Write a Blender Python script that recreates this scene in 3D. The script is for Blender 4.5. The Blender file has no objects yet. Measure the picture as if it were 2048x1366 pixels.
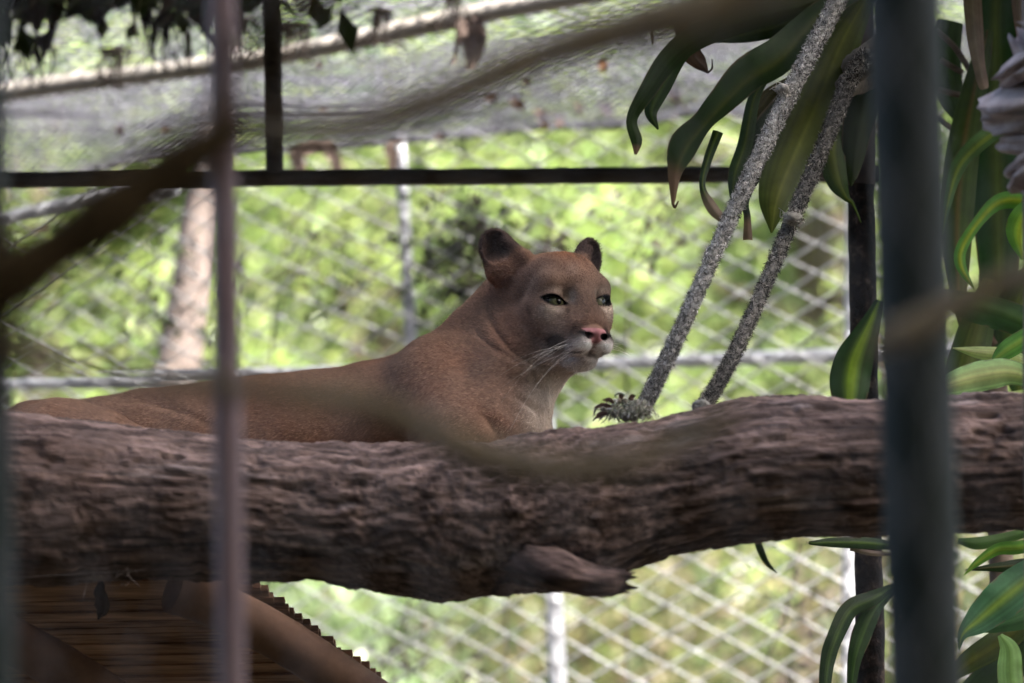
import bpy, math, random
import numpy as np
from mathutils import Vector

random.seed(7)
RNG = np.random.default_rng(11)
sc = bpy.context.scene
COL = sc.collection

# ------------------------------------------------------------------ camera
CAM = np.array([0.0, 0.0, 1.6])
PITCH = math.radians(10.0)
LENS = 120.0
FPX = 2048 * LENS / 36.0
cam_data = bpy.data.cameras.new('camera')
cam = bpy.data.objects.new('camera', cam_data)
COL.objects.link(cam)
cam.location = CAM
cam.rotation_euler = (math.radians(90) + PITCH, 0, 0)
cam_data.lens = LENS
cam_data.sensor_width = 36.0
cam_data.clip_start = 0.05
cam_data.clip_end = 400.0
cam_data.dof.use_dof = True
cam_data.dof.focus_distance = 6.05
cam_data.dof.aperture_fstop = 2.5
sc.camera = cam

# ------------------------------------------------------------------ light
SUN_ELEV = math.radians(48)
SUN_AZ = math.radians(46)          # turned to the right from straight behind the camera
world = bpy.data.worlds.new('World')
sc.world = world
world.use_nodes = True
wn = world.node_tree
sky = wn.nodes.new('ShaderNodeTexSky')
sky.sky_type = 'NISHITA'
sky.sun_disc = False
sky.sun_elevation = SUN_ELEV
sky.sun_rotation = math.pi - SUN_AZ
sky.air_density = 1.0
sky.dust_density = 5.0
bg = wn.nodes['Background']
bg.inputs['Strength'].default_value = 0.15
wn.links.new(sky.outputs['Color'], bg.inputs['Color'])

sun_data = bpy.data.lights.new('sun', 'SUN')
sun_data.energy = 5.0
sun_data.angle = math.radians(0.53)
sun_data.color = (1.0, 0.955, 0.88)
sun = bpy.data.objects.new('sun', sun_data)
COL.objects.link(sun)
sd = Vector((math.sin(SUN_AZ) * math.cos(SUN_ELEV), -math.cos(SUN_AZ) * math.cos(SUN_ELEV), math.sin(SUN_ELEV)))
sun.rotation_euler = sd.to_track_quat('Z', 'Y').to_euler()
sun.location = (3, -4, 12)

sc.view_settings.view_transform = 'Standard'
sc.view_settings.look = 'None'
sc.view_settings.gamma = 1.0
sc.view_settings.use_curve_mapping = False
sc.view_settings.exposure = 2.30
sc.render.engine = 'CYCLES'
sc.cycles.use_denoising = True
sc.cycles.max_bounces = 8
sc.cycles.transparent_max_bounces = 8

# ------------------------------------------------------------------ helpers
CP, SP = math.cos(PITCH), math.sin(PITCH)


def P(px, py, Y):
    """point of the place seen at pixel (px, py) of the 2048 wide photograph, Y metres ahead"""
    cx = (px - 1024.0) / FPX
    cz = (683.0 - py) / FPX
    d = np.array([cx, CP - cz * SP, SP + cz * CP])
    return CAM + d * (Y / d[1])


def S(Y):
    return Y / FPX / CP


_hash = None


def vnoise(p, seed=0):
    p = np.asarray(p, dtype=np.float64)
    i = np.floor(p).astype(np.int64)
    f = p - i
    f = f * f * (3 - 2 * f)

    def h(ix, iy, iz):
        n = (ix * 73856093) ^ (iy * 19349663) ^ (iz * 83492791) ^ (seed * 2654435)
        n = (n ^ (n >> 13)) * 1274126177 & 0x7fffffff
        n = (n ^ (n >> 15)) * 668265263 & 0x7fffffff
        return (n & 0xffff) / 65535.0
    r = 0
    for a in (0, 1):
        for b in (0, 1):
            for c in (0, 1):
                w = (f[:, 0] if a else 1 - f[:, 0]) * (f[:, 1] if b else 1 - f[:, 1]) * (f[:, 2] if c else 1 - f[:, 2])
                r = r + w * h(i[:, 0] + a, i[:, 1] + b, i[:, 2] + c)
    return r


def fbm(p, octaves=4, seed=0):
    p = np.asarray(p, dtype=np.float64)
    s, a, t = 0, 0.5, 0
    for k in range(octaves):
        s = s + a * vnoise(p * 2 ** k + 17.3 * k, seed + k)
        t += a
        a *= 0.5
    return s / t


def smooth01(a, b, x):
    t = np.clip((x - a) / (b - a), 0, 1)
    return t * t * (3 - 2 * t)


def spline(pts, n):
    """Catmull-Rom through rows of pts (any number of columns)"""
    pts = np.asarray(pts, float)
    if len(pts) == 2:
        t = np.linspace(0, 1, n)[:, None]
        return pts[0] * (1 - t) + pts[1] * t
    q = np.vstack([2 * pts[0] - pts[1], pts, 2 * pts[-1] - pts[-2]])
    m = len(pts) - 1
    out = []
    for t in np.linspace(0, m, n):
        k = min(int(t), m - 1)
        u = t - k
        a, b, c, d = q[k:k + 4]
        out.append(0.5 * (2 * b + (c - a) * u + (2 * a - 5 * b + 4 * c - d) * u * u + (3 * b - a - 3 * c + d) * u ** 3))
    return np.array(out)


def frames(pts):
    n = len(pts)
    T = np.gradient(pts, axis=0)
    T /= np.linalg.norm(T, axis=1)[:, None] + 1e-12
    up = np.array([0, 0, 1.0]) if abs(T[0][2]) < 0.9 else np.array([0, 1.0, 0])
    N = np.zeros_like(pts)
    v = up - T[0] * np.dot(up, T[0])
    N[0] = v / np.linalg.norm(v)
    for i in range(1, n):
        v = N[i - 1] - T[i] * np.dot(N[i - 1], T[i])
        N[i] = v / (np.linalg.norm(v) + 1e-12)
    return T, N, np.cross(T, N)


class Geo:
    """collects polygons for one mesh"""

    def __init__(self):
        self.v, self.f, self.c, self.n = [], [], [], 0

    def add(self, v, f, c=None):
        v = np.asarray(v, float).reshape(-1, 3)
        f = np.asarray(f, int)
        self.v.append(v)
        self.f.append(f + self.n)
        if c is not None:
            c = np.asarray(c, float)
            if c.ndim == 1:
                c = np.tile(c, (len(v), 1))
            self.c.append(c)
        self.n += len(v)
        return self

    def tube(self, pts, r, sides=8, c=None, caps=True, jitter=0):
        pts = np.asarray(pts, float)
        n = len(pts)
        r = np.broadcast_to(np.asarray(r, float), (n,))
        T, N, B = frames(pts)
        a = np.linspace(0, 2 * math.pi, sides, endpoint=False)
        rr = r[:, None] * (1 + (jitter * (RNG.random((n, sides)) - .5) if jitter else np.zeros((n, sides))))
        ring = pts[:, None, :] + rr[..., None] * (np.cos(a)[None, :, None] * N[:, None, :] + np.sin(a)[None, :, None] * B[:, None, :])
        i = np.arange(n - 1)[:, None] * sides
        j = np.arange(sides)[None, :]
        k = (j + 1) % sides
        q = np.stack([i + j, i + k, i + sides + k, i + sides + j], -1).reshape(-1, 4)
        self.add(ring.reshape(-1, 3), q, None if c is None else (np.repeat(np.asarray(c, float), sides, 0) if np.ndim(c) == 2 else c))
        if caps:
            for e, row in ((0, 0), (1, n - 1)):
                base = self.n
                tip = pts[row] + (T[row] * (1 if e else -1)) * r[row] * .25
                rv = ring[row]
                qq = [[m, (m + 1) % sides, sides, sides] if e else [(m + 1) % sides, m, sides, sides] for m in range(sides)]
                cc = None
                if c is not None:
                    cc = np.asarray(c, float)
                    cc = cc[row] if cc.ndim == 2 else cc
                self.add(np.vstack([rv, tip]), np.array(qq), cc)
        return self

    def box(self, c, s, R=None, bev=0.0):
        """box of size s about c, axes the rows of R; edges chamfered by bev"""
        s = np.asarray(s, float) / 2
        R = np.eye(3) if R is None else np.asarray(R, float)
        vs = []
        for x in (-1, 1):
            for y in (-1, 1):
                for z in (-1, 1):
                    vs.append((x * s[0], y * s[1], z * s[2]))
        vs = np.array(vs) @ R + np.asarray(c, float)
        self.add(vs, [[0, 1, 3, 2], [4, 6, 7, 5], [0, 4, 5, 1], [2, 3, 7, 6], [0, 2, 6, 4], [1, 5, 7, 3]])
        return self


def link_mesh(name, g, mat, parent=None, smooth=True, origin=None):
    """one Blender object out of a Geo; vertices are given in world space"""
    v = np.vstack(g.v)
    if parent is not None:
        off = np.array(parent['_o'])
    else:
        off = v.mean(0) if origin is None else np.asarray(origin, float)
    me = bpy.data.meshes.new(name)
    v = v - off
    me.vertices.add(len(v))
    me.vertices.foreach_set('co', v.astype(np.float32).ravel())
    fs = g.f
    loops, tot = [], []
    for f in fs:
        if f.shape[1] == 4:
            tri = f[:, 2] == f[:, 3]
            if tri.any():
                loops.append(f[~tri].ravel()); tot.append(np.full((~tri).sum(), 4))
                loops.append(f[tri][:, :3].ravel()); tot.append(np.full(tri.sum(), 3))
                continue
        loops.append(f.ravel()); tot.append(np.full(len(f), f.shape[1]))
    loops = np.concatenate(loops)
    tot = np.concatenate(tot)
    me.loops.add(len(loops))
    me.loops.foreach_set('vertex_index', loops.astype(np.int32))
    me.polygons.add(len(tot))
    st = np.concatenate([[0], np.cumsum(tot)[:-1]])
    me.polygons.foreach_set('loop_start', st.astype(np.int32))
    me.polygons.foreach_set('loop_total', tot.astype(np.int32))
    me.polygons.foreach_set('use_smooth', np.full(len(tot), smooth))
    me.update(calc_edges=True)
    if g.c:
        c = np.vstack(g.c)
        at = me.color_attributes.new('col', 'FLOAT_COLOR', 'POINT')
        at.data.foreach_set('color', np.hstack([c, np.ones((len(c), 1))]).astype(np.float32).ravel())
    me.materials.append(mat)
    o = bpy.data.objects.new(name, me)
    COL.objects.link(o)
    if parent is not None:
        o.parent = parent
    else:
        o.location = off
    o['_o'] = [float(x) for x in off]
    return o


def tag(o, label=None, category=None, group=None, kind=None):
    if label: o['label'] = label
    if category: o['category'] = category
    if group: o['group'] = group
    if kind: o['kind'] = kind
    return o


def thing(name, label, category, loc, group=None):
    o = bpy.data.objects.new(name, None)
    o.empty_display_size = 0.05
    COL.objects.link(o)
    o.location = loc
    o['_o'] = [float(x) for x in loc]
    return tag(o, label, category, group)


# ------------------------------------------------------------------ materials
def mat(name, c1, c2=None, scale=(1, 1, 1), nscale=10.0, detail=5.0, rough=0.8, spec=0.3, bump=0.0, bscale=None,
        bdist=0.004, lo=0.35, hi=0.65, attr=False, transl=0.0, tcol=None, metal=0.0, attr_mix=0.25, c3=None):
    m = bpy.data.materials.new(name)
    m.use_nodes = True
    t = m.node_tree
    N, L = t.nodes, t.links
    b = N['Principled BSDF']
    b.inputs['Roughness'].default_value = rough
    b.inputs['Specular IOR Level'].default_value = spec
    b.inputs['Metallic'].default_value = metal
    tc = N.new('ShaderNodeTexCoord')
    mp = N.new('ShaderNodeMapping')
    mp.inputs['Scale'].default_value = scale
    L.new(tc.outputs['Object'], mp.inputs['Vector'])
    no = N.new('ShaderNodeTexNoise')
    no.inputs['Scale'].default_value = nscale
    no.inputs['Detail'].default_value = detail
    no.inputs['Roughness'].default_value = 0.62
    L.new(mp.outputs['Vector'], no.inputs['Vector'])
    if attr:
        at = N.new('ShaderNodeAttribute')
        at.attribute_name = 'col'
        rp = N.new('ShaderNodeValToRGB')
        rp.color_ramp.elements[0].position = 0.3
        rp.color_ramp.elements[1].position = 0.7
        v0 = 1 - attr_mix
        rp.color_ramp.elements[0].color = (v0, v0, v0, 1)
        v1 = 1 + attr_mix
        rp.color_ramp.elements[1].color = (v1, v1, v1, 1)
        L.new(no.outputs['Fac'], rp.inputs['Fac'])
        mx = N.new('ShaderNodeMixRGB')
        mx.blend_type = 'MULTIPLY'
        mx.inputs['Fac'].default_value = 1
        L.new(at.outputs['Color'], mx.inputs['Color1'])
        L.new(rp.outputs['Color'], mx.inputs['Color2'])
        out = mx.outputs['Color']
    else:
        rp = N.new('ShaderNodeValToRGB')
        rp.color_ramp.elements[0].position = lo
        rp.color_ramp.elements[1].position = hi
        rp.color_ramp.elements[0].color = (*c1, 1)
        rp.color_ramp.elements[1].color = (*(c2 or c1), 1)
        if c3:
            e = rp.color_ramp.elements.new((lo + hi) / 2)
            e.color = (*c3, 1)
        L.new(no.outputs['Fac'], rp.inputs['Fac'])
        out = rp.outputs['Color']
    L.new(out, b.inputs['Base Color'])
    if bump:
        bn = N.new('ShaderNodeTexNoise')
        bn.inputs['Scale'].default_value = bscale or nscale * 2
        bn.inputs['Detail'].default_value = 6
        bn.inputs['Roughness'].default_value = 0.65
        L.new(mp.outputs['Vector'], bn.inputs['Vector'])
        bp = N.new('ShaderNodeBump')
        bp.inputs['Strength'].default_value = bump
        bp.inputs['Distance'].default_value = bdist
        L.new(bn.outputs['Fac'], bp.inputs['Height'])
        L.new(bp.outputs['Normal'], b.inputs['Normal'])
    if transl:
        tr = N.new('ShaderNodeBsdfTranslucent')
        if tcol:
            g = N.new('ShaderNodeMixRGB')
            g.blend_type = 'MULTIPLY'
            g.inputs['Fac'].default_value = 1
            g.inputs['Color2'].default_value = (*tcol, 1)
            L.new(out, g.inputs['Color1'])
            L.new(g.outputs['Color'], tr.inputs['Color'])
        else:
            L.new(out, tr.inputs['Color'])
        ms = N.new('ShaderNodeMixShader')
        ms.inputs['Fac'].default_value = transl
        L.new(b.outputs['BSDF'], ms.inputs[1])
        L.new(tr.outputs['BSDF'], ms.inputs[2])
        L.new(ms.outputs['Shader'], N['Material Output'].inputs['Surface'])
    return m


M_TREELEAF = mat('tree_leaf', (0, 0, 0), attr=True, nscale=6, rough=0.32, spec=0.6, transl=0.45, tcol=(1.5, 1.55, 1.15))
M_TREEBARK = mat('tree_bark', (0.08, 0.06, 0.045), (0.16, 0.13, 0.1), scale=(1, 1, .25), nscale=14, bump=.6, bdist=.02)
M_PALEBARK = mat('pale_bark', (0.19, 0.152, 0.136), (0.10, 0.078, 0.064), scale=(1, 1, .3), nscale=8, bump=.4, bdist=.01, lo=.42, hi=.68)
M_GROUND = mat('leaf_strewn_soil', (0.014, 0.011, 0.007), (0.026, 0.024, 0.012), nscale=1.2, rough=.95, bump=.5, bscale=14, bdist=.03)
M_HILL = mat('grassy_hill', (0.05, 0.10, 0.02), (0.14, 0.20, 0.05), nscale=.6, rough=.95, bump=.6, bscale=6, bdist=.15)
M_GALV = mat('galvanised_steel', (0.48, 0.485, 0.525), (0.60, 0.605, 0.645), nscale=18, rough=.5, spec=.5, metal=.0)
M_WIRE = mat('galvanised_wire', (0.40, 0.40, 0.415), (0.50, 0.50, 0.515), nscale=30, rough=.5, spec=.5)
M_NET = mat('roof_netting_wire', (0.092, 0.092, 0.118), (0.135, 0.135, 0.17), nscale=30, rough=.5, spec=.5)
M_BAMBOO = mat('pale_bamboo', (0.58, 0.54, 0.49), (0.46, 0.41, 0.36), scale=(.3, 1, 1), nscale=10, rough=.6)
M_DARKBEAM = mat('weathered_dark_wood', (0.045, 0.036, 0.03), (0.11, 0.09, 0.075), scale=(.25, 1, 1), nscale=30, rough=.9, bump=.5)
M_MAUVE = mat('faded_mauve_paint', (0.165, 0.112, 0.116), (0.19, 0.132, 0.136), nscale=6, rough=.55)
M_POST = mat('dark_green_grey_paint', (0.025, 0.031, 0.029), (0.032, 0.038, 0.036), nscale=6, rough=.65, spec=.1)
M_VINE_D = mat('dark_vine_bark', (0.021, 0.0145, 0.007), (0.031, 0.022, 0.011), nscale=12, rough=.95, spec=.03)
M_VINE_O = mat('olive_vine_bark', (0.115, 0.092, 0.058), (0.165, 0.135, 0.09), nscale=8, rough=.95, spec=.05)
M_RUST = mat('rusted_flaking_steel', (0.012, 0.009, 0.008), (0.16, 0.11, 0.09), nscale=38, rough=.85, bump=1.0, bdist=.006, lo=.45, hi=.72, c3=(0.04, 0.026, 0.02))
M_BROWNPOST = mat('brown_painted_steel', (0.05, 0.035, 0.03), (0.085, 0.06, 0.052), nscale=14, rough=.7)
M_SLAT = mat('split_timber_slat', (0.14, 0.072, 0.042), (0.50, 0.30, 0.19), scale=(.12, 1, 1), nscale=42, rough=.8, bump=.35)
M_POLE = mat('peeled_brown_pole', (0.12, 0.064, 0.040), (0.22, 0.125, 0.08), scale=(1, .35, 1), nscale=14, rough=.8, bump=.3)
M_FUR = mat('fur_coat', (0, 0, 0), attr=True, nscale=160, attr_mix=.18, rough=.9, spec=.03, bump=.25, bscale=380, bdist=.002)
M_LEAF = mat('dracaena_leaf', (0, 0, 0), attr=True, nscale=25, attr_mix=.22, rough=.52, spec=.18, bump=.25, bscale=60, bdist=.003, transl=.36, tcol=(1.5, 1.6, .7))
M_DEAD = mat('dead_leaf', (0, 0, 0), attr=True, nscale=30, attr_mix=.3, rough=.85, transl=.2)
M_ROPE = mat('frayed_natural_rope', (0, 0, 0), attr=True, nscale=120, attr_mix=.35, rough=.95, spec=.1)
# ------------------------------------------------------------------ puma
YP = 6.05
HC = P(1092, 575, YP)
TH = math.radians(28)
HF = np.array([math.sin(TH), -math.cos(TH), 0.0])
HR = np.array([-math.cos(TH), -math.sin(TH), 0.0])
HU = np.array([0, 0, 1.0])
MM = 0.001
SF, SU = 1.15, 1.04                  # head length and height against the drawing in millimetres


def hw(l, f, u):
    """head millimetres (to the near side, forward, up) to place metres"""
    return HC + (HR * l + HF * f * SF + HU * u * SU) * MM


def to_head(p):
    d = (p - HC) / MM
    return np.stack([d @ HR, d @ HF / SF, d @ HU / SU], -1)


def smin(a, b, k):
    h = np.clip(0.5 + 0.5 * (b - a) / k, 0, 1)
    return b * (1 - h) + a * h - k * h * (1 - h)


def smax(a, b, k):
    return -smin(-a, -b, k)


def ell(p, c, r, R=None):
    q = p - np.asarray(c, np.float32)
    if R is not None:
        q = q @ np.asarray(R, np.float32).T
    r = np.asarray(r, np.float32)
    k0 = np.sqrt(((q / r) ** 2).sum(-1))
    k1 = np.sqrt(((q / (r * r)) ** 2).sum(-1)) + 1e-9
    return k0 * (k0 - 1) / k1


def cap(p, a, b, ra, rb):
    a = np.asarray(a, np.float32); b = np.asarray(b, np.float32)
    pa = p - a
    ba = b - a
    h = np.clip((pa @ ba) / float(ba @ ba), 0, 1)
    return np.sqrt(((pa - h[:, None] * ba) ** 2).sum(-1)) - (ra + (rb - ra) * h)


def polycap(p, pts, r):
    d = None
    for i in range(len(pts) - 1):
        e = cap(p, pts[i], pts[i + 1], r[i], r[i + 1])
        d = e if d is None else np.minimum(d, e)
    return d


def nrm(v):
    v = np.asarray(v, float)
    return v / np.linalg.norm(v)


def rotm(fwd, up):
    """rows: side, forward, up"""
    f = nrm(fwd); s = nrm(np.cross(f, up)); u = np.cross(s, f)
    return np.array([s, f, u])


# eyes: centre of the slit, outward normal, slit direction (outer to inner corner)
EYES = []
for side, ctr in ((1, (50, 107, -47)), (-1, (-49, 107, -39))):
    n = nrm((side * 0.42, 0.88, 0.10))
    t = np.array((-side * 0.80, 0.42, -0.20))
    t = nrm(t - n * np.dot(t, n))
    b = np.cross(t, n) * side
    if b[2] < 0:
        b = -b
    EYES.append((np.array(ctr, float), n, t, b, side))
EYE_R = 20.0


def eye_coords(h, e):
    q = h - e[0]
    return q @ e[2], q @ e[3], q @ e[1]


def almond(h, e, grow=0.0):
    a, b, c = eye_coords(h, e)
    half, hu, hl = 22.5, 7.6, 9.0       # half width, upper and lower heights

    def circ(hh, sgn):
        R = (half * half + hh * hh) / (2 * hh)
        return np.sqrt(a * a + (b + sgn * (R - hh)) ** 2) - R
    return np.maximum(circ(hu, 1), circ(hl, -1)) - grow


def head_sdf(h):
    l, f, u = h[:, 0], h[:, 1], h[:, 2]
    ab = np.stack([np.abs(l), f, u], -1)
    d = ell(h, (0, 12, -2), (70, 84, 58))
    d = smin(d, ell(h, (0, 70, 0), (54, 48, 43)), 24)                 # forehead
    d = smin(d, ell(ab, (42, 82, -14), (31, 32, 25)), 14)             # brow
    d = smin(d, ell(ab, (50, 68, -56), (31, 46, 38)), 20)             # cheek bone
    d = smin(d, ell(ab, (44, 22, -88), (34, 50, 44)), 26)             # jowl
    d = smin(d, cap(h, (0, 96, -22), (0, 130, -84), 33, 25), 18)      # bridge
    d = smin(d, cap(ab, (24, 104, -74), (16, 124, -96), 26, 24), 16)
    d = smin(d, cap(ab, (46, 82, -80), (33, 108, -112), 25, 20), 16)   # full cheek behind the muzzle
    for e in EYES:
        c = e[0] - e[1] * (EYE_R - 1.5)
        d = smin(d, np.sqrt(((h - c) ** 2).sum(-1)) - (EYE_R + 3.4), 10)
    d = smin(d, ell(ab, (20, 136, -121), (24, 27, 23)), 9)            # whisker pads
    d = smin(d, ell(h, (0, 147, -107), (17, 19, 14)), 8)              # nose
    d = smin(d, ell(ab, (13, 151, -109), (9, 12, 9)), 5)              # nose wings
    d = smin(d, ell(h, (0, 117, -149), (25, 24, 15)), 8)              # chin
    d = smin(d, cap(ab, (10, 104, -141), (44, 34, -108), 17, 30), 18)  # jaw
    d = smin(d, cap(h, (0, 74, -122), (0, -30, -128), 32, 60), 30)    # throat
    # inner corner hollows and temple
    d = smax(d, -ell(ab, (31, 128, -42), (9, 16, 13)), 12)
    # mouth line
    ml = polycap(ab, [(0, 160, -137), (12, 158, -141), (27, 146, -143), (40, 122, -138), (48, 98, -130)], [2.6, 2.8, 2.8, 2.6, 1.2])
    d = smax(d, -ml, 3.0)
    d = smax(d, -polycap(h, [(0, 170, -112), (0, 167, -122), (0, 161, -138)], [1.6, 2.0, 2.2]), 3.0)
    # nostrils
    d = smax(d, -polycap(ab, [(8, 167, -115), (15, 160, -114), (25, 150, -110)], [4.0, 5.0, 3.0]), 2.5)
    # ears
    for side in (1, -1):
        base = np.array([side * 80, -6, 34.0]); tip = np.array([side * 108, -12, 88.0])
        upv = nrm(tip - base)
        fw = nrm((side * 0.38, 0.90, -0.12)); fw = nrm(fw - upv * np.dot(fw, upv))
        R = np.array([np.cross(fw, upv), fw, upv])
        c = base + upv * 24
        wd_ = 31 if side == 1 else 36
        outer = ell(h, c, (wd_, 15, 44), R)
        outer = np.maximum(outer, -1e9)
        inner = ell(h, c + fw * 10.5 + upv * 1, (wd_ - 3.5, 17, 40.5), R)
        ear = smax(outer, -inner, 2.5)
        d = smin(d, ear, 9)
        d = smin(d, cap(h, (side * 88, 4, 74), (side * 56, 22, 44), 6, 12), 14)
        d = smin(d, ell(h, base + upv * -8 + fw * -4, (36, 22, 24), R), 20)
        # thin fur wall at the inner front edge
    # eye slits
    for e in EYES:
        a, b, c = eye_coords(h, e)
        sl = np.maximum(almond(h, e), np.abs(c) - 16)
        d = smax(d, -sl, 1.6)
    return d


def w(px, py, Y):
    return P(px, py, Y)


BODY = [
    # chain of points (px, py, Y), radii in metres, blend
    ([(1036, 622, 6.12), (985, 700, 6.13), (940, 790, 6.14)], [.080, .097, .128], .05),      # neck
    ([(1040, 690, 6.06), (1016, 770, 6.02), (998, 850, 6.02)], [.060, .074, .098], .05),     # front of the neck, breast
    ([(965, 800, 6.14), (850, 828, 6.15), (700, 862, 6.17), (500, 890, 6.19), (300, 912, 6.21), (120, 940, 6.22)],
     [.128, .117, .119, .125, .124, .120], .05),                                              # trunk
    ([(905, 800, 6.04), (915, 880, 5.98), (895, 960, 5.93)], [.085, .085, .062], .05),        # shoulder and upper arm
    ([(895, 962, 5.93), (1010, 985, 5.86), (1090, 1000, 5.83)], [.058, .046, .040], .03),     # forearm
    ([(1090, 1002, 5.83), (1135, 1010, 5.81)], [.045, .040], .02),
    ([(930, 880, 6.26), (980, 980, 6.24), (1090, 1000, 6.16)], [.085, .06, .04], .04),        # far fore leg
    ([(1090, 1000, 6.16), (1135, 1008, 6.14)], [.045, .040], .02),
    ([(120, 905, 6.04), (190, 925, 6.00), (330, 950, 5.96)], [.098, .098, .062], .03),        # near thigh
    ([(330, 960, 5.96), (230, 1010, 5.90), (130, 1015, 5.88)], [.052, .038, .036], .03),      # shank
    ([(130, 1015, 5.87), (260, 1025, 5.84), (330, 1025, 5.83)], [.036, .034, .042], .02),     # hind foot
    ([(1140, 1004, 5.775), (1170, 1012, 5.765)], [.017, .015], .012), ([(1148, 1010, 5.80), (1178, 1018, 5.795)], [.018, .015], .012), ([(1146, 1008, 5.83), (1174, 1016, 5.83)], [.017, .015], .012),   # toes
    ([(1140, 1002, 6.10), (1170, 1010, 6.09)], [.017, .015], .012), ([(1148, 1008, 6.13), (1178, 1016, 6.13)], [.018, .015], .012), ([(1146, 1006, 6.16), (1174, 1014, 6.17)], [.017, .015], .012),
    ([(60, 930, 6.2), (-40, 950, 6.2)], [.110, .085], .05),                                    # rump
    ([(-40, 960, 6.2), (-160, 1000, 6.12), (-330, 1010, 6.0), (-460, 1005, 5.95)], [.045, .030, .026, .022], .04),
]


def body_sdf(p):
    d = None
    for pts, r, k in BODY:
        e = polycap(p, [w(*q) for q in pts], r)
        d = e if d is None else smin(d, e, k)
    # shoulder blade, neck folds and flank relief
    d = smin(d, ell(p, w(872, 772, 6.06), (.075, .06, .085)), .05)
    for pts, r, k in () and (([(985, 600, 6.03), (1000, 655, 6.00), (1040, 705, 5.985), (1082, 735, 5.97)], [.004, .006, .007, .003], .012),
                      ([(940, 650, 6.02), (965, 700, 5.99), (1010, 740, 5.965), (1050, 775, 5.96)], [.002, .006, .006, .002], .014),
                      ([(1020, 800, 5.925), (1060, 830, 5.93), (1075, 850, 5.935)], [.003, .005, .002], .012),
                      ([(958, 830, 5.89), (985, 870, 5.90), (990, 910, 5.91)], [.003, .006, .003], .02)):
        c = [w(*q) for q in pts]
        # seat the crease on the surface: shift its depth until it lies on the coat
        d = smax(d, -polycap(p, c, r), k)
    return d


def full_sdf(p):
    d = body_sdf(p)
    h = to_head(p).astype(np.float32)
    near = (np.abs(h[:, 0]) < 190) & (h[:, 1] > -170) & (h[:, 1] < 230) & (h[:, 2] > -260) & (h[:, 2] < 190)
    hd = np.full(len(p), 1.0, np.float32)
    if near.any():
        hd[near] = head_sdf(h[near]) * MM
    k = 0.035
    # no blending in front of the throat, so the face keeps its planes
    return smin(d, hd, k)


def surface_nets(sdf, lo, hi, step, coarse=5):
    lo = np.asarray(lo, float); hi = np.asarray(hi, float)
    n = (np.ceil((hi - lo) / step / coarse).astype(int) + 1) * coarse
    nc = n // coarse
    cs = step * coarse
    gx = [lo[a] + (np.arange(nc[a]) + .5) * cs - step * .5 for a in range(3)]
    C = np.stack(np.meshgrid(*gx, indexing='ij'), -1).reshape(-1, 3).astype(np.float32)
    dc = np.concatenate([sdf(C[i:i + 200000]) for i in range(0, len(C), 200000)])
    near = np.abs(dc) < cs * 1.25
    V = np.repeat(np.repeat(np.repeat(dc.reshape(nc), coarse, 0), coarse, 1), coarse, 2).astype(np.float32)
    idx = np.argwhere(near.reshape(nc))
    off = np.stack(np.meshgrid(*[np.arange(coarse)] * 3, indexing='ij'), -1).reshape(-1, 3)
    for i in range(0, len(idx), 4000):
        b = (idx[i:i + 4000, None, :] * coarse + off[None]).reshape(-1, 3)
        V[b[:, 0], b[:, 1], b[:, 2]] = sdf((lo + b * step).astype(np.float32))
    Sg = V < 0
    nx, ny, nz = n
    cnt = np.zeros((nx - 1, ny - 1, nz - 1), np.int8)
    for a in (0, 1):
        for b in (0, 1):
            for c in (0, 1):
                cnt += Sg[a:nx - 1 + a, b:ny - 1 + b, c:nz - 1 + c]
    act = np.argwhere((cnt > 0) & (cnt < 8))
    vid = np.full(cnt.shape, -1, np.int32)
    vid[act[:, 0], act[:, 1], act[:, 2]] = np.arange(len(act))
    corners = np.array([[a, b, c] for a in (0, 1) for b in (0, 1) for c in (0, 1)])
    val = np.stack([V[act[:, 0] + k[0], act[:, 1] + k[1], act[:, 2] + k[2]] for k in corners], 1)
    acc = np.zeros((len(act), 3)); num = np.zeros(len(act))
    for i in range(8):
        for j in range(i + 1, 8):
            if np.abs(corners[i] - corners[j]).sum() != 1:
                continue
            m = (val[:, i] < 0) != (val[:, j] < 0)
            t = val[m, i] / (val[m, i] - val[m, j])
            acc[m] += corners[i] + (corners[j] - corners[i]) * t[:, None]
            num[m] += 1
    verts = lo + (act + acc / num[:, None]) * step
    quads = []
    for ax in range(3):
        o1, o2 = [(1, 2), (2, 0), (0, 1)][ax]
        sl0 = [slice(None)] * 3; sl1 = [slice(None)] * 3
        sl0[ax] = slice(0, -1); sl1[ax] = slice(1, None)
        ch = np.argwhere(Sg[tuple(sl0)] != Sg[tuple(sl1)])
        ok = (ch[:, o1] > 0) & (ch[:, o2] > 0) & (ch[:, o1] < n[o1] - 1) & (ch[:, o2] < n[o2] - 1)
        ch = ch[ok]
        e1 = np.zeros(3, int); e1[o1] = 1
        e2 = np.zeros(3, int); e2[o2] = 1

        def g(q):
            return vid[q[:, 0], q[:, 1], q[:, 2]]
        q = np.stack([g(ch - e1 - e2), g(ch - e2), g(ch), g(ch - e1)], 1)
        flip = ~Sg[ch[:, 0], ch[:, 1], ch[:, 2]]
        q[flip] = q[flip][:, ::-1]
        quads.append(q)
    quads = np.vstack(quads)
    quads = quads[(quads >= 0).all(1)]
    return verts, quads


def sdf_grad(sdf, p, e=0.0008):
    p = p.astype(np.float32)
    g = np.stack([sdf(p + np.eye(3, dtype=np.float32)[a] * e) - sdf(p - np.eye(3, dtype=np.float32)[a] * e) for a in range(3)], -1)
    return g / (np.linalg.norm(g, axis=1)[:, None] + 1e-9)


def srgb(r, g, b):
    return np.array([((x / 255 + .055) / 1.055) ** 2.4 if x > 10 else x / 255 / 12.92 for x in (r, g, b)])


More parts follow.
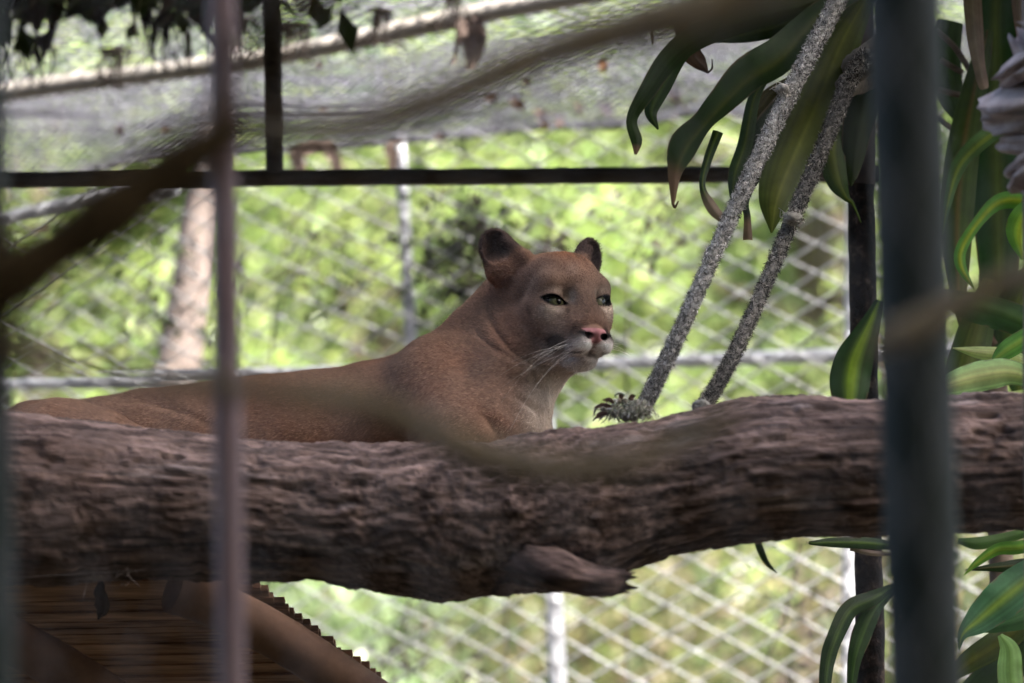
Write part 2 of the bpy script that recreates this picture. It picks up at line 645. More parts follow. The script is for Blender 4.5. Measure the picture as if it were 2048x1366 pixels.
FUR_BASE = np.array([0.242, 0.148, 0.107])
FUR_RED = np.array([0.255, 0.118, 0.074])
FUR_GREY = np.array([0.195, 0.130, 0.100])
FUR_CREAM = np.array([0.56, 0.46, 0.38])
FUR_WHITE = np.array([0.93, 0.89, 0.87])
FUR_DARK = np.array([0.045, 0.028, 0.022])
FUR_BLACK = np.array([0.008, 0.007, 0.007])
NOSE_PINK = np.array([0.40, 0.185, 0.195])


def fur_colour(p):
    h = to_head(p)
    l, f, u = h.T
    al = np.abs(l)
    c = np.tile(FUR_BASE, (len(p), 1))

    def mix(col, wgt):
        nonlocal c
        wgt = np.clip(wgt, 0, 1)[:, None]
        c = c * (1 - wgt) + col * wgt

    def blob(ctr, r, two=True, k=1.0):
        q = np.stack([al if two else l, f, u], -1) - np.array(ctr, float)
        return k * np.exp(-((q / np.array(r, float)) ** 2).sum(-1))
    # broad variation over the coat
    nz = fbm(p * np.array([7, 7, 9.0]), 4, 3)
    mix(FUR_RED, smooth01(.5, .75, nz) * .45)
    mix(FUR_GREY, smooth01(.5, .28, nz) * .25)
    # darker, redder along the spine; paler low on the flank
    headness = np.exp(-np.maximum(0, np.sqrt((h ** 2).sum(-1)) - 150) / 60.0)
    # breast and throat
    br = w(1080, 840, 5.95)
    mix(FUR_CREAM, .95 * np.exp(-(((p - br) / np.array([.030, .12, .085])) ** 2).sum(-1)))
    br2 = w(1108, 800, 6.02)
    mix(FUR_CREAM, 1.2 * np.exp(-(((p - br2) / np.array([.036, .14, .12])) ** 2).sum(-1)))
    mix(FUR_CREAM, blob((0, 78, -165), (48, 55, 30)) * .85)
    # face
    mix(FUR_GREY, headness * smooth01(30, 90, f) * .75)
    mix(np.array([.26, .105, .05]), blob((0, 80, 40), (34, 38, 28)) * .9)
    mix(FUR_RED, blob((66, 74, -66), (24, 26, 22)) * .40)
    mix(np.array([.33, .19, .13]), blob((0, 112, 5), (26, 22, 24)) * .5)
    mix(FUR_DARK * 2.0, blob((-6, 84, 44), (9, 34, 24), False) * .8)
    mix(np.array([.30, .21, .17]), blob((17, 114, 6), (11, 14, 13), False) * .6)
    mix(FUR_DARK * 1.4, blob((13, 96, 30), (5, 22, 22), True) * .35)
    mix(FUR_GREY * .8, blob((0, 128, -58), (22, 22, 34)) * .6)
    # pale marks over and under the eyes
    for e in EYES:
        a, b, cc = eye_coords(h, e)
        on = np.exp(-(cc / 22) ** 2)
        mix(FUR_CREAM * .75, on * .55 * np.exp(-((a - 2) / 17) ** 2 - ((b - 18) / 7) ** 2))
        mix(FUR_CREAM * .8, on * .5 * np.exp(-((a - 26) / 8) ** 2 - ((b - 9) / 9) ** 2))
        mix(FUR_CREAM * 1.3, on * 1.1 * np.exp(-((a + 0) / 18) ** 2 - ((b + 17) / 6) ** 2))
        mix(FUR_CREAM * .8, on * .65 * np.exp(-((a + 4) / 18) ** 2 - ((b + 28) / 9) ** 2))
        mix(FUR_CREAM * .9, .8 * np.exp(-((h - np.array([e[4] * 24, 117, -36])) ** 2).sum(-1) / 9.0 ** 2))
        # dark line from the inner corner towards the nose
        mix(FUR_DARK, on * .85 * np.exp(-((a - 26 + (b + 12) * .15) / 4.5) ** 2 - ((b + 15) / 13) ** 2))
    mix(np.array([.085, .050, .038]), blob((66, 40, -10), (16, 40, 34)) * .35)
    mix(np.array([.10, .062, .048]), blob((0, 138, -72), (20, 20, 24)) * .75)
    mix(np.array([.10, .058, .044]), blob((66, 20, -70), (26, 34, 50)) * .45)
    mix(FUR_DARK * 1.6, .55 * smooth01(11, 2, polycap(np.stack([al, f, u], -1), [(84, 70, -50), (80, 77, -62), (61, 79, -93), (46, 96, -112)], [0, 0, 0, 0])))
    # muzzle
    mix(FUR_DARK * .7, blob((45, 108, -124), (18, 22, 18)) * 2.6)
    mix(FUR_DARK, blob((30, 150, -109), (12, 18, 14)) * 2.2)
    mix(FUR_WHITE, 1.8 * blob((21, 152, -132), (18, 20, 11)))
    mix(FUR_WHITE * .95, 1.3 * blob((28, 140, -138), (15, 18, 7.5)))
    mix(FUR_WHITE * .72, 1.2 * blob((0, 120, -158), (30, 28, 14)))
    mix(FUR_CREAM, blob((36, 84, -140), (16, 34, 18)) * .7)
    # whisker rows
    for k in range(4):
        mix(FUR_DARK * 2, .45 * np.exp(-((u + 118 + k * 6.5 + (150 - f) * .12) / 1.3) ** 2) * smooth01(112, 124, f) * smooth01(156, 146, f) * (al > 18) * (u > -142))
    mix(FUR_DARK * 1.2, smooth01(5.0, 2.4, polycap(np.stack([al, f, u], -1), [(0, 160, -137), (12, 158, -141), (27, 146, -143), (40, 122, -138), (48, 98, -130)], [0, 0, 0, 0, 0])) * .9)
    # nose leather
    ns = smooth01(147, 152, f) * smooth01(-127, -122, u) * smooth01(21.5, 19, al - (u + 106) * .66) * smooth01(-98.5, -102.5, u)
    mix(NOSE_PINK, ns)
    mix(FUR_BLACK * 2, smooth01(2.2, .4, polycap(np.stack([al, f, u], -1), [(9, 167, -115), (16, 160, -114), (28, 152, -111)], [3.6, 5.2, 4.6])))
    mix(FUR_DARK, smooth01(3.2, 1.2, polycap(h, [(0, 168, -121), (0, 161, -138)], [.8, .8])) * .95)
    # eye rims
    for e in EYES:
        a, b, cc = eye_coords(h, e)
        on = (np.abs(cc) < 24)
        mix(FUR_BLACK, on * smooth01(3.6, 1.6, almond(h, e)))
        mix(FUR_BLACK, on * np.exp(-((a - 22) / 6) ** 2 - ((b + 3) / 4.5) ** 2) * 1.2)
    # ears: dark grey backs and rims, dim grey-brown inside with pale hair at the front foot
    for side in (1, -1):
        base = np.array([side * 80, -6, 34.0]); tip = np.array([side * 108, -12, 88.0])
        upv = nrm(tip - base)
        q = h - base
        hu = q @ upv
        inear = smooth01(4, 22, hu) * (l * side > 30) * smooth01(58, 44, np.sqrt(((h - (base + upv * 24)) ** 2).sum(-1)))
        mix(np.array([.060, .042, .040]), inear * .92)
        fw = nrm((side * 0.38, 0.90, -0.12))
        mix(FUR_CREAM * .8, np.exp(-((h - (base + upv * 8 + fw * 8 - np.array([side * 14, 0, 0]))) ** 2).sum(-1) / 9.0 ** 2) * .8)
    return np.clip(c, 0.004, 0.9)


FOLDS = [
    ([(215, 788), (300, 804), (380, 830), (430, 856)], 8, .004),  # (px, py) along each fold of skin on the near side, half width in px, depth in metres
    ([(978, 560), (974, 610), (990, 655), (1022, 698), (1056, 722), (1098, 740)], 7, .0075),
    ([(946, 648), (960, 672), (985, 694), (1012, 712), (1046, 735)], 6, .005),
    ([(1028, 792), (1052, 806), (1072, 822), (1080, 838)], 6, .005),
    ([(1040, 610), (1046, 640), (1068, 668), (1090, 690)], 9, .006),
    ([(1068, 735), (1072, 760), (1082, 780)], 7, .005),
    ([(905, 690), (925, 720), (935, 760), (925, 800)], 26, .007),
    ([(800, 735), (790, 780), (800, 830)], 34, .008),
    ([(958, 820), (985, 850), (1000, 880)], 12, .006),
    ([(1150, 648), (1140, 665), (1128, 690)], 7, .003),
]


def to_px(p):
    d = p - CAM
    fwd = d[:, 1] * CP + d[:, 2] * SP
    up = -d[:, 1] * SP + d[:, 2] * CP
    return np.stack([1024 + FPX * d[:, 0] / fwd, 683 - FPX * up / fwd], -1)


def relief(V, N):
    q = to_px(V)
    front = smooth01(.05, -.35, N[:, 1])
    out = np.zeros(len(V))
    for pts, wd, dep in FOLDS:
        c = spline(pts, 40)
        d2 = np.full(len(V), 1e9)
        ends = np.zeros(len(V))
        for i, a in enumerate(c):
            e = ((q - a) ** 2).sum(1)
            m = e < d2
            d2[m] = e[m]
            ends[m] = math.sin(math.pi * (i + 1) / 41) ** .6
        s = np.sqrt(d2)
        out += .65 * front * ends * dep * (-np.exp(-(s / wd) ** 2) + .45 * np.exp(-((s - 2.1 * wd) / (1.2 * wd)) ** 2))
    out += (fbm(V * 22, 3, 77) - .5) * .006 * smooth01(160, 260, np.sqrt((to_head(V) ** 2).sum(-1)))
    return out


def build_puma():
    lo = np.array([w(-90, 0, 6.2)[0], 5.74, w(0, 1075, 6.0)[2]])
    lo[0] = w(-490, 0, 6.0)[0]
    hi = np.array([hw(0, 185, 0)[0] + .03, 6.46, hw(0, 0, 150)[2]])
    step = 0.0024
    V, Q = surface_nets(full_sdf, lo, hi, step)
    # settle the vertices on the exact surface
    for _ in range(2):
        d = full_sdf(V.astype(np.float32))
        V = V - sdf_grad(full_sdf, V) * np.clip(d, -.0015, .0015)[:, None]
    N = sdf_grad(full_sdf, V)
    V = V + N * relief(V, N)[:, None]
    C = fur_colour(V)
    g = Geo().add(V, Q, C)
    body = link_mesh('puma', g, M_FUR)
    tag(body, 'tawny puma with a pink nose lying alert behind the thick log', 'puma')
    # eyes
    for e in EYES:
        n_lat, n_lon = 40, 48
        gaze = nrm(np.array(e[1]) * .8 + np.array([-.28, .6, -.05]))
        u1 = nrm(np.cross(gaze, [0, 0, 1.0])); u2 = np.cross(u1, gaze)
        vs, cs = [], []
        for i in range(n_lat + 1):
            a = math.pi * i / n_lat
            for j in range(n_lon):
                b = 2 * math.pi * j / n_lon
                d = gaze * math.cos(a) + (u1 * math.cos(b) + u2 * math.sin(b)) * math.sin(a)
                vs.append(d)
                deg = math.degrees(a)
                if deg < 15: col = (.004, .004, .004)
                elif deg < 52:
                    k = .75 + .5 * random.random()
                    t = (deg - 15) / 37
                    col = tuple(np.array([.13, .13, .065]) * k * (1 - t) + np.array([.07, .075, .04]) * k * t)
                elif deg < 58: col = (.012, .010, .008)
                else: col = (.03, .025, .02)
                cs.append(col)
        vs = np.array(vs)
        ctr = e[0] - e[1] * (EYE_R - 1.5 + .6)
        wv = np.array([hw(*(ctr + v * EYE_R)) for v in vs])
        q = [[i * n_lon + j, i * n_lon + (j + 1) % n_lon, (i + 1) * n_lon + (j + 1) % n_lon, (i + 1) * n_lon + j] for i in range(n_lat) for j in range(n_lon)]
        link_mesh('eye', Geo().add(wv, q, cs), M_EYE, body)
    # whiskers
    g = Geo()
    rw = np.random.default_rng(5)
    for side in (1, -1):
        for k in range(12):
            row = k % 4
            s = hw(side * rw.uniform(24, 42), rw.uniform(128, 150), -116 - row * 6.5 - rw.uniform(0, 3))
            L = rw.uniform(60, 150)
            if side == 1:
                d = nrm((1.0, rw.uniform(-.75, -.15), rw.uniform(-.60, .0)))
            else:
                d = nrm((-1.0, rw.uniform(-.1, .5), rw.uniform(-.5, .1))); L *= .55
            droop = rw.uniform(15, 75) * (L / 120) ** 2
            bow = rw.uniform(-15, 25)
            pts = [s + (HR * d[0] * side * side + HF * d[1] + HU * d[2]) * L * MM * t
                   + HU * (-droop * t * t) * MM - HF * bow * t * t * MM for t in np.linspace(0, 1, 12)]
            g.tube(pts, np.linspace(.00026, .00006, 12), 3)
    for k in range(14):
        s = hw(rw.uniform(-26, 26), rw.uniform(122, 146), -163 + rw.uniform(-3, 3))
        d = nrm((rw.uniform(-.4, .4), rw.uniform(-.2, .5), -1))
        pts = [s + (HR * d[0] + HF * d[1] + HU * d[2]) * rw.uniform(.010, .024) * t for t in np.linspace(0, 1, 4)]
        g.tube(pts, np.linspace(.00022, .00006, 4), 3)
    wh = link_mesh('whiskers', g, M_WHISKER, body)
    wh['kind'] = 'stuff'
    # coat: short hairs over everything above the log's far side
    tri_a = np.linalg.norm(np.cross(V[Q[:, 1]] - V[Q[:, 0]], V[Q[:, 3]] - V[Q[:, 0]]), axis=1)
    qc = V[Q].mean(1)
    vis = (qc[:, 2] > w(0, 985, 6.0)[2]) & (N[Q[:, 0]][:, 1] < .45)
    hh = to_head(qc)
    isn = (hh[:, 1] > 148) & (np.abs(hh[:, 0]) < 24) & (hh[:, 2] > -120) & (hh[:, 2] < -92)
    ise = np.zeros(len(qc), bool)
    for e in EYES:
        a, b, cc = eye_coords(hh, e)
        ise |= (almond(hh, e) < 2.0) & (np.abs(cc) < 26)
    headw = np.exp(-np.maximum(0, np.sqrt((hh ** 2).sum(-1)) - 150) / 40.0)
    prob = tri_a * vis * ~isn * ~ise * (1 + 1.2 * headw)
    prob = prob / prob.sum()
    NH = 230000
    rh = np.random.default_rng(9)
    pick = rh.choice(len(Q), NH, p=prob)
    ua, ub = rh.random(NH)[:, None], rh.random(NH)[:, None]
    A, B_, C_, D_ = (V[Q[pick, k]] for k in range(4))
    root = (A * (1 - ua) + B_ * ua) * (1 - ub) + (D_ * (1 - ua) + C_ * ua) * ub
    nn = N[Q[pick, 0]]
    hr = to_head(root)
    # combing: on the head away from the nose, on the body back and down
    away = root - hw(0, 165, -100)
    away /= np.linalg.norm(away, axis=1)[:, None]
    hwt = np.exp(-np.maximum(0, np.sqrt((hr ** 2).sum(-1)) - 120) / 60.0)[:, None]
    flow = away * hwt + np.array([-.85, .05, -.45]) * (1 - hwt)
    flow += (np.stack([fbm(root * 14, 2, 31), fbm(root * 14, 2, 41), fbm(root * 14, 2, 51)], -1) - .5) * .9
    flow -= nn * (flow * nn).sum(1)[:, None]
    flow /= np.linalg.norm(flow, axis=1)[:, None] + 1e-9
    flow += rh.normal(0, .16, flow.shape)
    ln = (.0052 * hwt[:, 0] + .0076 * (1 - hwt[:, 0])) * rh.uniform(.6, 1.25, NH)
    short = np.exp(-(((hr[:, 1] - 130) / 50) ** 2))
    ln *= 1 - .45 * short * hwt[:, 0]
    dirv = flow * .93 + nn * rh.uniform(.25, .62, NH)[:, None]
    p0 = root - nn * .0006
    p1 = root + dirv * (ln * .5)[:, None]
    p2 = root + dirv * ln[:, None] - nn * (ln * .18)[:, None]
    amp = .60 - .28 * hwt[:, 0]
    hc = fur_colour(root) * rh.uniform(.6, 1.4, NH)[:, None] * (1 + amp * (smooth01(.28, .72, fbm(root * 330, 2, 61)) - .5))[:, None]
    # every hair a thin three sided blade
    vd = root - CAM
    vd /= np.linalg.norm(vd, axis=1)[:, None]
    side = np.cross(dirv, nn)
    side /= np.linalg.norm(side, axis=1)[:, None] + 1e-9
    wd = .00036
    hv = np.stack([p0 - side * wd, p0 + side * wd, p1 + side * wd * .8, p1 - side * wd * .8, p2], 1).reshape(-1, 3)
    hcol = np.repeat(np.clip(hc, .003, .95), 5, 0)
    i5 = np.arange(NH)[:, None] * 5
    g = Geo()
    g.v.append(hv); g.c.append(hcol); g.n = len(hv)
    g.f.append(i5 + np.array([0, 1, 2, 3]))
    g.f.append(i5 + np.array([3, 2, 4]))
    fur = link_mesh('fur', g, M_HAIR, body)
    fur['kind'] = 'stuff'
    return body


M_EYE = mat('eye_surface', (0, 0, 0), attr=True, attr_mix=.15, nscale=300, rough=.05, spec=.28)
M_WHISKER = mat('whisker', (.75, .68, .60), rough=.5)
M_HAIR = mat('coat_hair', (0, 0, 0), attr=True, attr_mix=.0, rough=.7, spec=.06)
build_puma()
# ------------------------------------------------------------------ ground and hill
def grid_sheet(name, xs, ys, zf, m):
    X, Y = np.meshgrid(xs, ys, indexing='ij')
    v = np.stack([X.ravel(), Y.ravel(), zf(X.ravel(), Y.ravel())], -1)
    nx, ny = len(xs), len(ys)
    i = np.arange(nx - 1)[:, None] * ny + np.arange(ny - 1)[None, :]
    q = np.stack([i, i + ny, i + ny + 1, i + 1], -1).reshape(-1, 4)
    o = link_mesh(name, Geo().add(v, q), m, origin=(0, 0, 0))
    o['kind'] = 'structure'
    return o


def ground_z(x, y):
    p = np.stack([x * .35, y * .35, np.zeros_like(x)], -1)
    rise = smooth01(30, 75, y)
    sky_block_bank = smooth01(-2.2, -9.5, y) * 14  # unseen rise added behind the camera to block low sky light
    return (fbm(p, 3, 5) - .5) * .25 * smooth01(-1, 3, np.abs(x) + np.abs(y - 2)) + rise * 22 * (0.8 + .4 * fbm(p * .12, 2, 8)) + sky_block_bank


grid_sheet('ground', np.linspace(-120, 120, 121), np.concatenate([np.concatenate([np.linspace(-80, -10, 15), np.linspace(-9.4, 0, 24)]), np.linspace(.6, 40, 80), np.linspace(42, 140, 40)]), ground_z, M_GROUND)


# ------------------------------------------------------------------ trees beyond the fence
def leaf_cloud(g, ctrs, size, n_each, rad, pal, rng, droop=.3):
    """n_each leaves about every clump centre, each two folded triangles"""
    m = len(ctrs) * n_each
    c = np.repeat(ctrs, n_each, 0)
    rr = np.repeat(rad, n_each) if np.ndim(rad) else rad
    off = rng.normal(0, 1, (m, 3))
    off *= (np.asarray(rr).reshape(-1, 1) if np.ndim(rr) else rr) * np.array([.62, .62, .45])
    p = c + off
    d = rng.normal(0, 1, (m, 3)); d[:, 2] -= droop; d /= np.linalg.norm(d, axis=1)[:, None]
    s = np.cross(d, rng.normal(0, 1, (m, 3)) + np.array([0, 0, 1.6])); s /= np.linalg.norm(s, axis=1)[:, None]
    up = np.cross(s, d)
    L = size * rng.uniform(.6, 1.4, m)[:, None]
    W = L * .27
    a = p; b = p + d * L * .5 + s * W + up * W * .25; e = p + d * L; f = p + d * L * .5 - s * W + up * W * .25
    v = np.stack([a, b, e, f], 1).reshape(-1, 3)
    i = np.arange(m)[:, None] * 4
    col = np.array(pal)[rng.integers(0, len(pal), m)] * rng.uniform(.7, 1.3, m)[:, None]
    cl = np.repeat(np.repeat(rng.choice([.6, .8, 1.0, 1.15, 1.3], len(ctrs)), n_each), 4)[:, None]
    g.v.append(v); g.c.append(np.clip(np.repeat(col, 4, 0) * cl, 0, .9))
    g.f.append(i + np.array([0, 1, 2, 2]) + g.n); g.f.append(i + np.array([0, 2, 3, 3]) + g.n)
    g.n += 4 * m


LIME = [(.27, .35, .15), (.32, .38, .17), (.23, .31, .14), (.35, .38, .19)]
GREEN = [(.15, .22, .11), (.19, .26, .13), (.12, .18, .09), (.22, .27, .15)]
OLIVE = [(.14, .15, .065), (.11, .125, .055), (.19, .165, .09), (.20, .155, .11), (.10, .14, .07)]
PALE = [(.28, .35, .21), (.33, .39, .25), (.23, .31, .18), (.21, .29, .16)]


def tree(name, label, x, y, h, crown_r, crown_z0, pal, seed, leaf=.13, clumps=70, per=60, cat='tree', group='trees beyond the fence'):
    rng = np.random.default_rng(seed)
    z0 = float(ground_z(np.array([x]), np.array([y]))[0])
    t = thing(name, label, cat, (x, y, z0), group)
    g = Geo()
    lean = rng.normal(0, .25, 2)
    pts = [(x, y, z0 - .2)] + [(x + lean[0] * k + rng.normal(0, .06), y + lean[1] * k + rng.normal(0, .06), z0 + h * .82 * k) for k in (.25, .5, .75, 1)]
    tr = .035 * h * .6 + .03
    g.tube(spline(pts, 14), np.linspace(tr, tr * .25, 14), 8)
    ctrs = []
    for k in range(clumps):
        u = rng.normal(0, 1, 3); u /= np.linalg.norm(u)
        r = rng.uniform(.35, 1) ** .5
        cz = (crown_z0 + h) / 2
        c = np.array([x + lean[0] * .7, y + lean[1] * .7, z0 + cz]) + u * r * np.array([crown_r, crown_r, (h - crown_z0) / 2])
        ctrs.append(c)
    ctrs = np.array(ctrs)
    trunk = spline(pts, 30)
    for c in ctrs[:: max(1, clumps // 16)]:
        k = int(np.clip(rng.uniform(.35, .95) * 29, 0, 29))
        a = trunk[k]
        mid = (a + c) / 2 + np.array([0, 0, .12])
        g.tube(spline([a, mid, c], 7), np.linspace(tr * .38, .012, 7), 5)
    link_mesh('trunk', g, M_TREEBARK, t)
    gl = Geo()
    leaf_cloud(gl, ctrs, leaf, per, rng.uniform(.22, .45, clumps) * crown_r / 2.0, pal, rng)
    link_mesh('crown', gl, M_TREELEAF, t, smooth=False)
    return t


TREES = [
    ('leafy_tree', 'lime green leafy tree behind the fence at the pale leaning trunk', -1.9, 13.2, 6.0, 1.35, 1.6, LIME, 1, .105, 100, 161),
    ('leafy_tree', 'bright yellow green tree behind the thin fence post left of the puma', -.55, 14.2, 6.6, 1.5, 1.8, LIME, 2, .105, 115, 172),
    ('leafy_tree', 'dark gapped tree behind the puma ears and creeper', .35, 15.4, 6.4, 1.3, 1.6, GREEN, 3, .105, 70, 138),
    ('leafy_tree', 'light green tree behind the two slanting ropes', 1.35, 13.6, 6.4, 1.45, 1.9, LIME, 4, .105, 115, 172),
    ('leafy_tree', 'mid green tree behind the right end of the log', 2.9, 14.6, 7.0, 1.5, 1.4, GREEN, 5, .105, 80, 138),
    ('leafy_tree', 'deep green tree at the left end of the fence', -3.4, 14.6, 7.2, 1.7, 1.2, GREEN, 6, .105, 90, 138),
    ('tall_tree', 'tall pale leaved tree over the left half of the mesh roof', -2.3, 20.5, 11.0, 3.0, 2.5, PALE, 7, .13, 130, 150),
    ('tall_tree', 'tall pale leaved tree over the middle of the mesh roof', 1.0, 21.5, 11.4, 3.1, 2.5, PALE, 8, .13, 130, 150),
    ('tall_tree', 'tall green tree over the right end of the mesh roof', 4.3, 20.0, 11.0, 3.0, 2.2, GREEN, 9, .13, 130, 150),
    ('tall_tree', 'tall dark tree farthest to the left beyond the fence', -5.8, 21.0, 11.5, 3.2, 2.0, GREEN, 10, .13, 130, 150),
]
for a in TREES:
    k = 1.7 if a[3] < 18 else 1.35          # stand them well back from the fence
    n_, lb, x, y, h, r, z0, pal, sd_, lf, cl_, per = a
    tree(n_, lb, x * k, y * k, (h - 1.6) * k + 1.6, r * k, max(.3, (z0 - 1.6) * k + 1.6), pal, sd_, lf, int(cl_ * 2.0), int(per * .85))
SHRUBS = [
    ('olive shrub with browned leaves low behind the fence under the log', .15, 12.4, 3.3, 1.1, .4, OLIVE, 21),
    ('yellowing shrub low behind the fence under the rope ends', 1.25, 12.0, 3.4, 1.1, .4, OLIVE, 22),
    ('green shrub low behind the fence beside the timber shelter', -1.05, 12.2, 3.3, 1.1, .4, PALE, 23),
    ('green shrub low behind the fence at the lower left corner', -2.4, 12.6, 3.2, 1.1, .4, LIME, 24),
    ('grey green shrub low behind the fence next to the rusty post', 2.3, 12.6, 3.5, 1.1, .4, OLIVE, 25),
]
for lb, x, y, h, r, z0, pal, sd_ in SHRUBS:
    tree('shrub', lb, x * 1.4, y * 1.4, (h - 1.6) * 1.4 + 1.6, r * 1.4, z0, pal, sd_, .08, 90, 110, 'shrub', 'shrubs behind the fence')

# unseen trees added to block the sun and front sky from the cage
rng = np.random.default_rng(55)
SDIR = np.array(sd)
def added_shade_tree(label, gc, foot, size=1.0):
    gc = np.array(gc, float)
    t = thing('added_shade_tree', label, 'tree', foot, 'unseen trees added for shade')
    cl = []
    while len(cl) < 330:
        u = rng.normal(0, 1, 3); u /= np.linalg.norm(u)
        c = gc + u * rng.uniform(0, 1) ** .4 * np.array([2.5, 2.9, 2.2]) * size
        q = c - np.array([.80, 5.45, 2.47]); q = q - SDIR * np.dot(q, SDIR)
        if np.linalg.norm(q) < .42:  # crown gap left open so sun dapples the log's right end
            continue
        cl.append(c)
    cl = np.array(cl)
    g = Geo()
    tr = spline([(foot[0], foot[1], -.1), (foot[0] - .1, foot[1] + .1, 2.2), (foot[0] * .8 + gc[0] * .2, foot[1] * .8 + gc[1] * .2, 4.6), tuple(gc + [.3, 0, -.6])], 24)
    g.tube(tr, np.linspace(.26, .09, 24), 12)
    for c in cl[::14]:
        a = tr[rng.integers(12, 24)]
        g.tube(spline([a, (a + c) / 2 + [0, 0, .2], c], 8), np.linspace(.06, .012, 8), 6)
    link_mesh('trunk', g, M_TREEBARK, t)
    g = Geo()
    leaf_cloud(g, cl, .21 * size, 90, .34 * size, GREEN, rng)
    link_mesh('crown', g, M_TREELEAF, t, smooth=False)


added_shade_tree('unseen tree added right of the enclosure to block the sun', np.array([-.2, 4.4, 2.4]) + SDIR * 8.0, (6.4, .2, 0))
added_shade_tree('unseen tree added behind the camera to shade the front ground', np.array([0, -1.2, 1.2]) + SDIR * 9.5, (6.8, -5.5, 0))
added_shade_tree('unseen tree added at the left to block sky light from the front', (-3.2, -1.6, 9.4), (-6.4, -2.2, 0), 1.25)

# wooded slope far behind, one mass
g = Geo()
rw = np.random.default_rng(77)
cs = np.array([[rw.uniform(-26, 26), rw.uniform(36, 48), 0] for k in range(420)])
cs[:, 2] = ground_z(cs[:, 0], cs[:, 1]) + rw.uniform(0, 9.5, 420)
leaf_cloud(g, cs, .34, 110, 1.5, GREEN + PALE + LIME, rw)
o = link_mesh('woods', g, M_TREELEAF, smooth=False)
tag(o, 'far wooded slope closing the view behind the trees', 'woods', kind='stuff')

# pale leaning trunk just outside the fence
t = thing('pale_tree', 'pale leaning tree trunk outside the fence left of the mauve pole', 'tree', P(300, 1887, 10.6) * [1, 1, 0])
tp = [P(270, 1500, 10.6), P(330, 1000, 10.6), P(358, 735, 10.6), P(385, 560, 10.6), P(405, 400, 10.6), P(430, 250, 10.65), P(455, 60, 10.7), P(470, -160, 10.8)]
tp[0][2] = -.1
g = Geo().tube(spline(tp, 60), np.linspace(.085, .045, 60) * (1 + .12 * (fbm(np.linspace(0, 9, 60)[:, None] * [1, 0, 0], 3, 2) - .5)), 16)
link_mesh('trunk', g, M_PALEBARK, t)
g = Geo()
rr_ = np.random.default_rng(5)
leaf_cloud(g, np.array([P(470, -160, 10.8) + rr_.normal(0, .5, 3) + [0, 0, .5] for k in range(24)]), .14, 50, .3, GREEN, rr_)
link_mesh('crown', g, M_TREELEAF, t, smooth=False)


# ------------------------------------------------------------------ back fence: frame of galvanised pipe with woven diamond wire
FA = np.array([P(-250, 700, 9.83)[0], 9.83, 0.0])
FB = np.array([P(1950, 700, 8.75)[0], 8.75, 0.0])
FL = np.linalg.norm(FB - FA)
FD = (FB - FA) / FL
FN = np.array([FD[1], -FD[0], 0])


def fence_at(px, py):
    """point of the fence plane seen at a pixel"""
    a = P(px, py, 1.0) - CAM
    k = np.dot(FA - CAM, FN) / np.dot(a, FN)
    return CAM + a * k


fence = thing('wire_fence', 'diamond wire fence on light grey pipes closing the back of the enclosure', 'fence', (FA + FB) / 2)
ztop = 3.83


def diamond_wires(A, D, Nn, L, z0, z1, dw, dh, r, amp, seed, nseg=1, sides=4):
    g = Geo()
    rng = np.random.default_rng(seed)
    sl = dh / dw
    for sgn in (1, -1):
        k0, k1 = int(-L * sl / dh) - 2, int((z1 - z0 + L * sl) / dh) + 2
        for k in range(k0, k1):
            # z = z0 + k*dh + sgn*sl*s
            s_lo, s_hi = sorted(((z0 - (z0 + k * dh)) / (sgn * sl), (z1 - (z0 + k * dh)) / (sgn * sl)))
            s_lo, s_hi = max(0, s_lo), min(L, s_hi)
            if s_hi - s_lo < .05:
                continue
            n = max(3, int((s_hi - s_lo) / (dw * .5)))
            s = np.linspace(s_lo, s_hi, n)
            z = z0 + k * dh + sgn * sl * s
            wob = np.sin(s / dw * 2 * math.pi) * r * 1.1 * sgn
            q = A + D * s[:, None] + Nn * wob[:, None]
            q[:, 2] = z
            w1 = (fbm(q * 1.3, 2, seed) - .5) * amp
            w2 = (fbm(q * 1.3 + 9, 2, seed) - .5) * amp
            q = q + D * w1[:, None]
            q[:, 2] += w2 * .7
            g.tube(q, r * rng.uniform(.85, 1.15), sides, caps=False)
    return g


g = diamond_wires(FA, FD, FN, FL, .15, ztop, .142, .080, .0031, .12, 3)
o = link_mesh('wire_mesh', g, M_WIRE, fence); o['kind'] = 'stuff'


def pipe(name, pts, r, m, parent, sides=14):
    return link_mesh(name, Geo().tube(spline(pts, 24), r, sides), m, parent)


def fp(px, py, off=0.0):
    return fence_at(px, py) + FN * off


OFF = -.03
pipe('rail', [fp(-250, 775, OFF), fp(430, 750, OFF), fp(1000, 731, OFF), fp(1950, 697, OFF)], .019, M_GALV, fence)
pipe('rail', [fp(-250, 475, OFF * 2.2), fp(220, 385, OFF * 2.2), fp(330, 362, OFF * 2.2)], .022, M_GALV, fence)


def upright(px0, py0, px1, py1, r, off=OFF * 2.2, z_lo=None, z_hi=None):
    a, b = fp(px0, py0, off), fp(px1, py1, off)
    d = (a - b) / (a[2] - b[2])
    lo = b + d * ((-.1 if z_lo is None else z_lo) - b[2])
    hi = b + d * ((ztop + .02 if z_hi is None else z_hi) - b[2])
    return pipe('post', [lo, hi], r, M_GALV, fence)


ZR = fp(940, 733)[2]
upright(788, 380, 806, 690, .0165, z_lo=ZR - .02)
upright(1092, 1190, 1100, 1366, .024, z_hi=ZR + .02)
upright(1693, 400, 1690, 700, .019)
upright(-180, 400, -180, 800, .022)


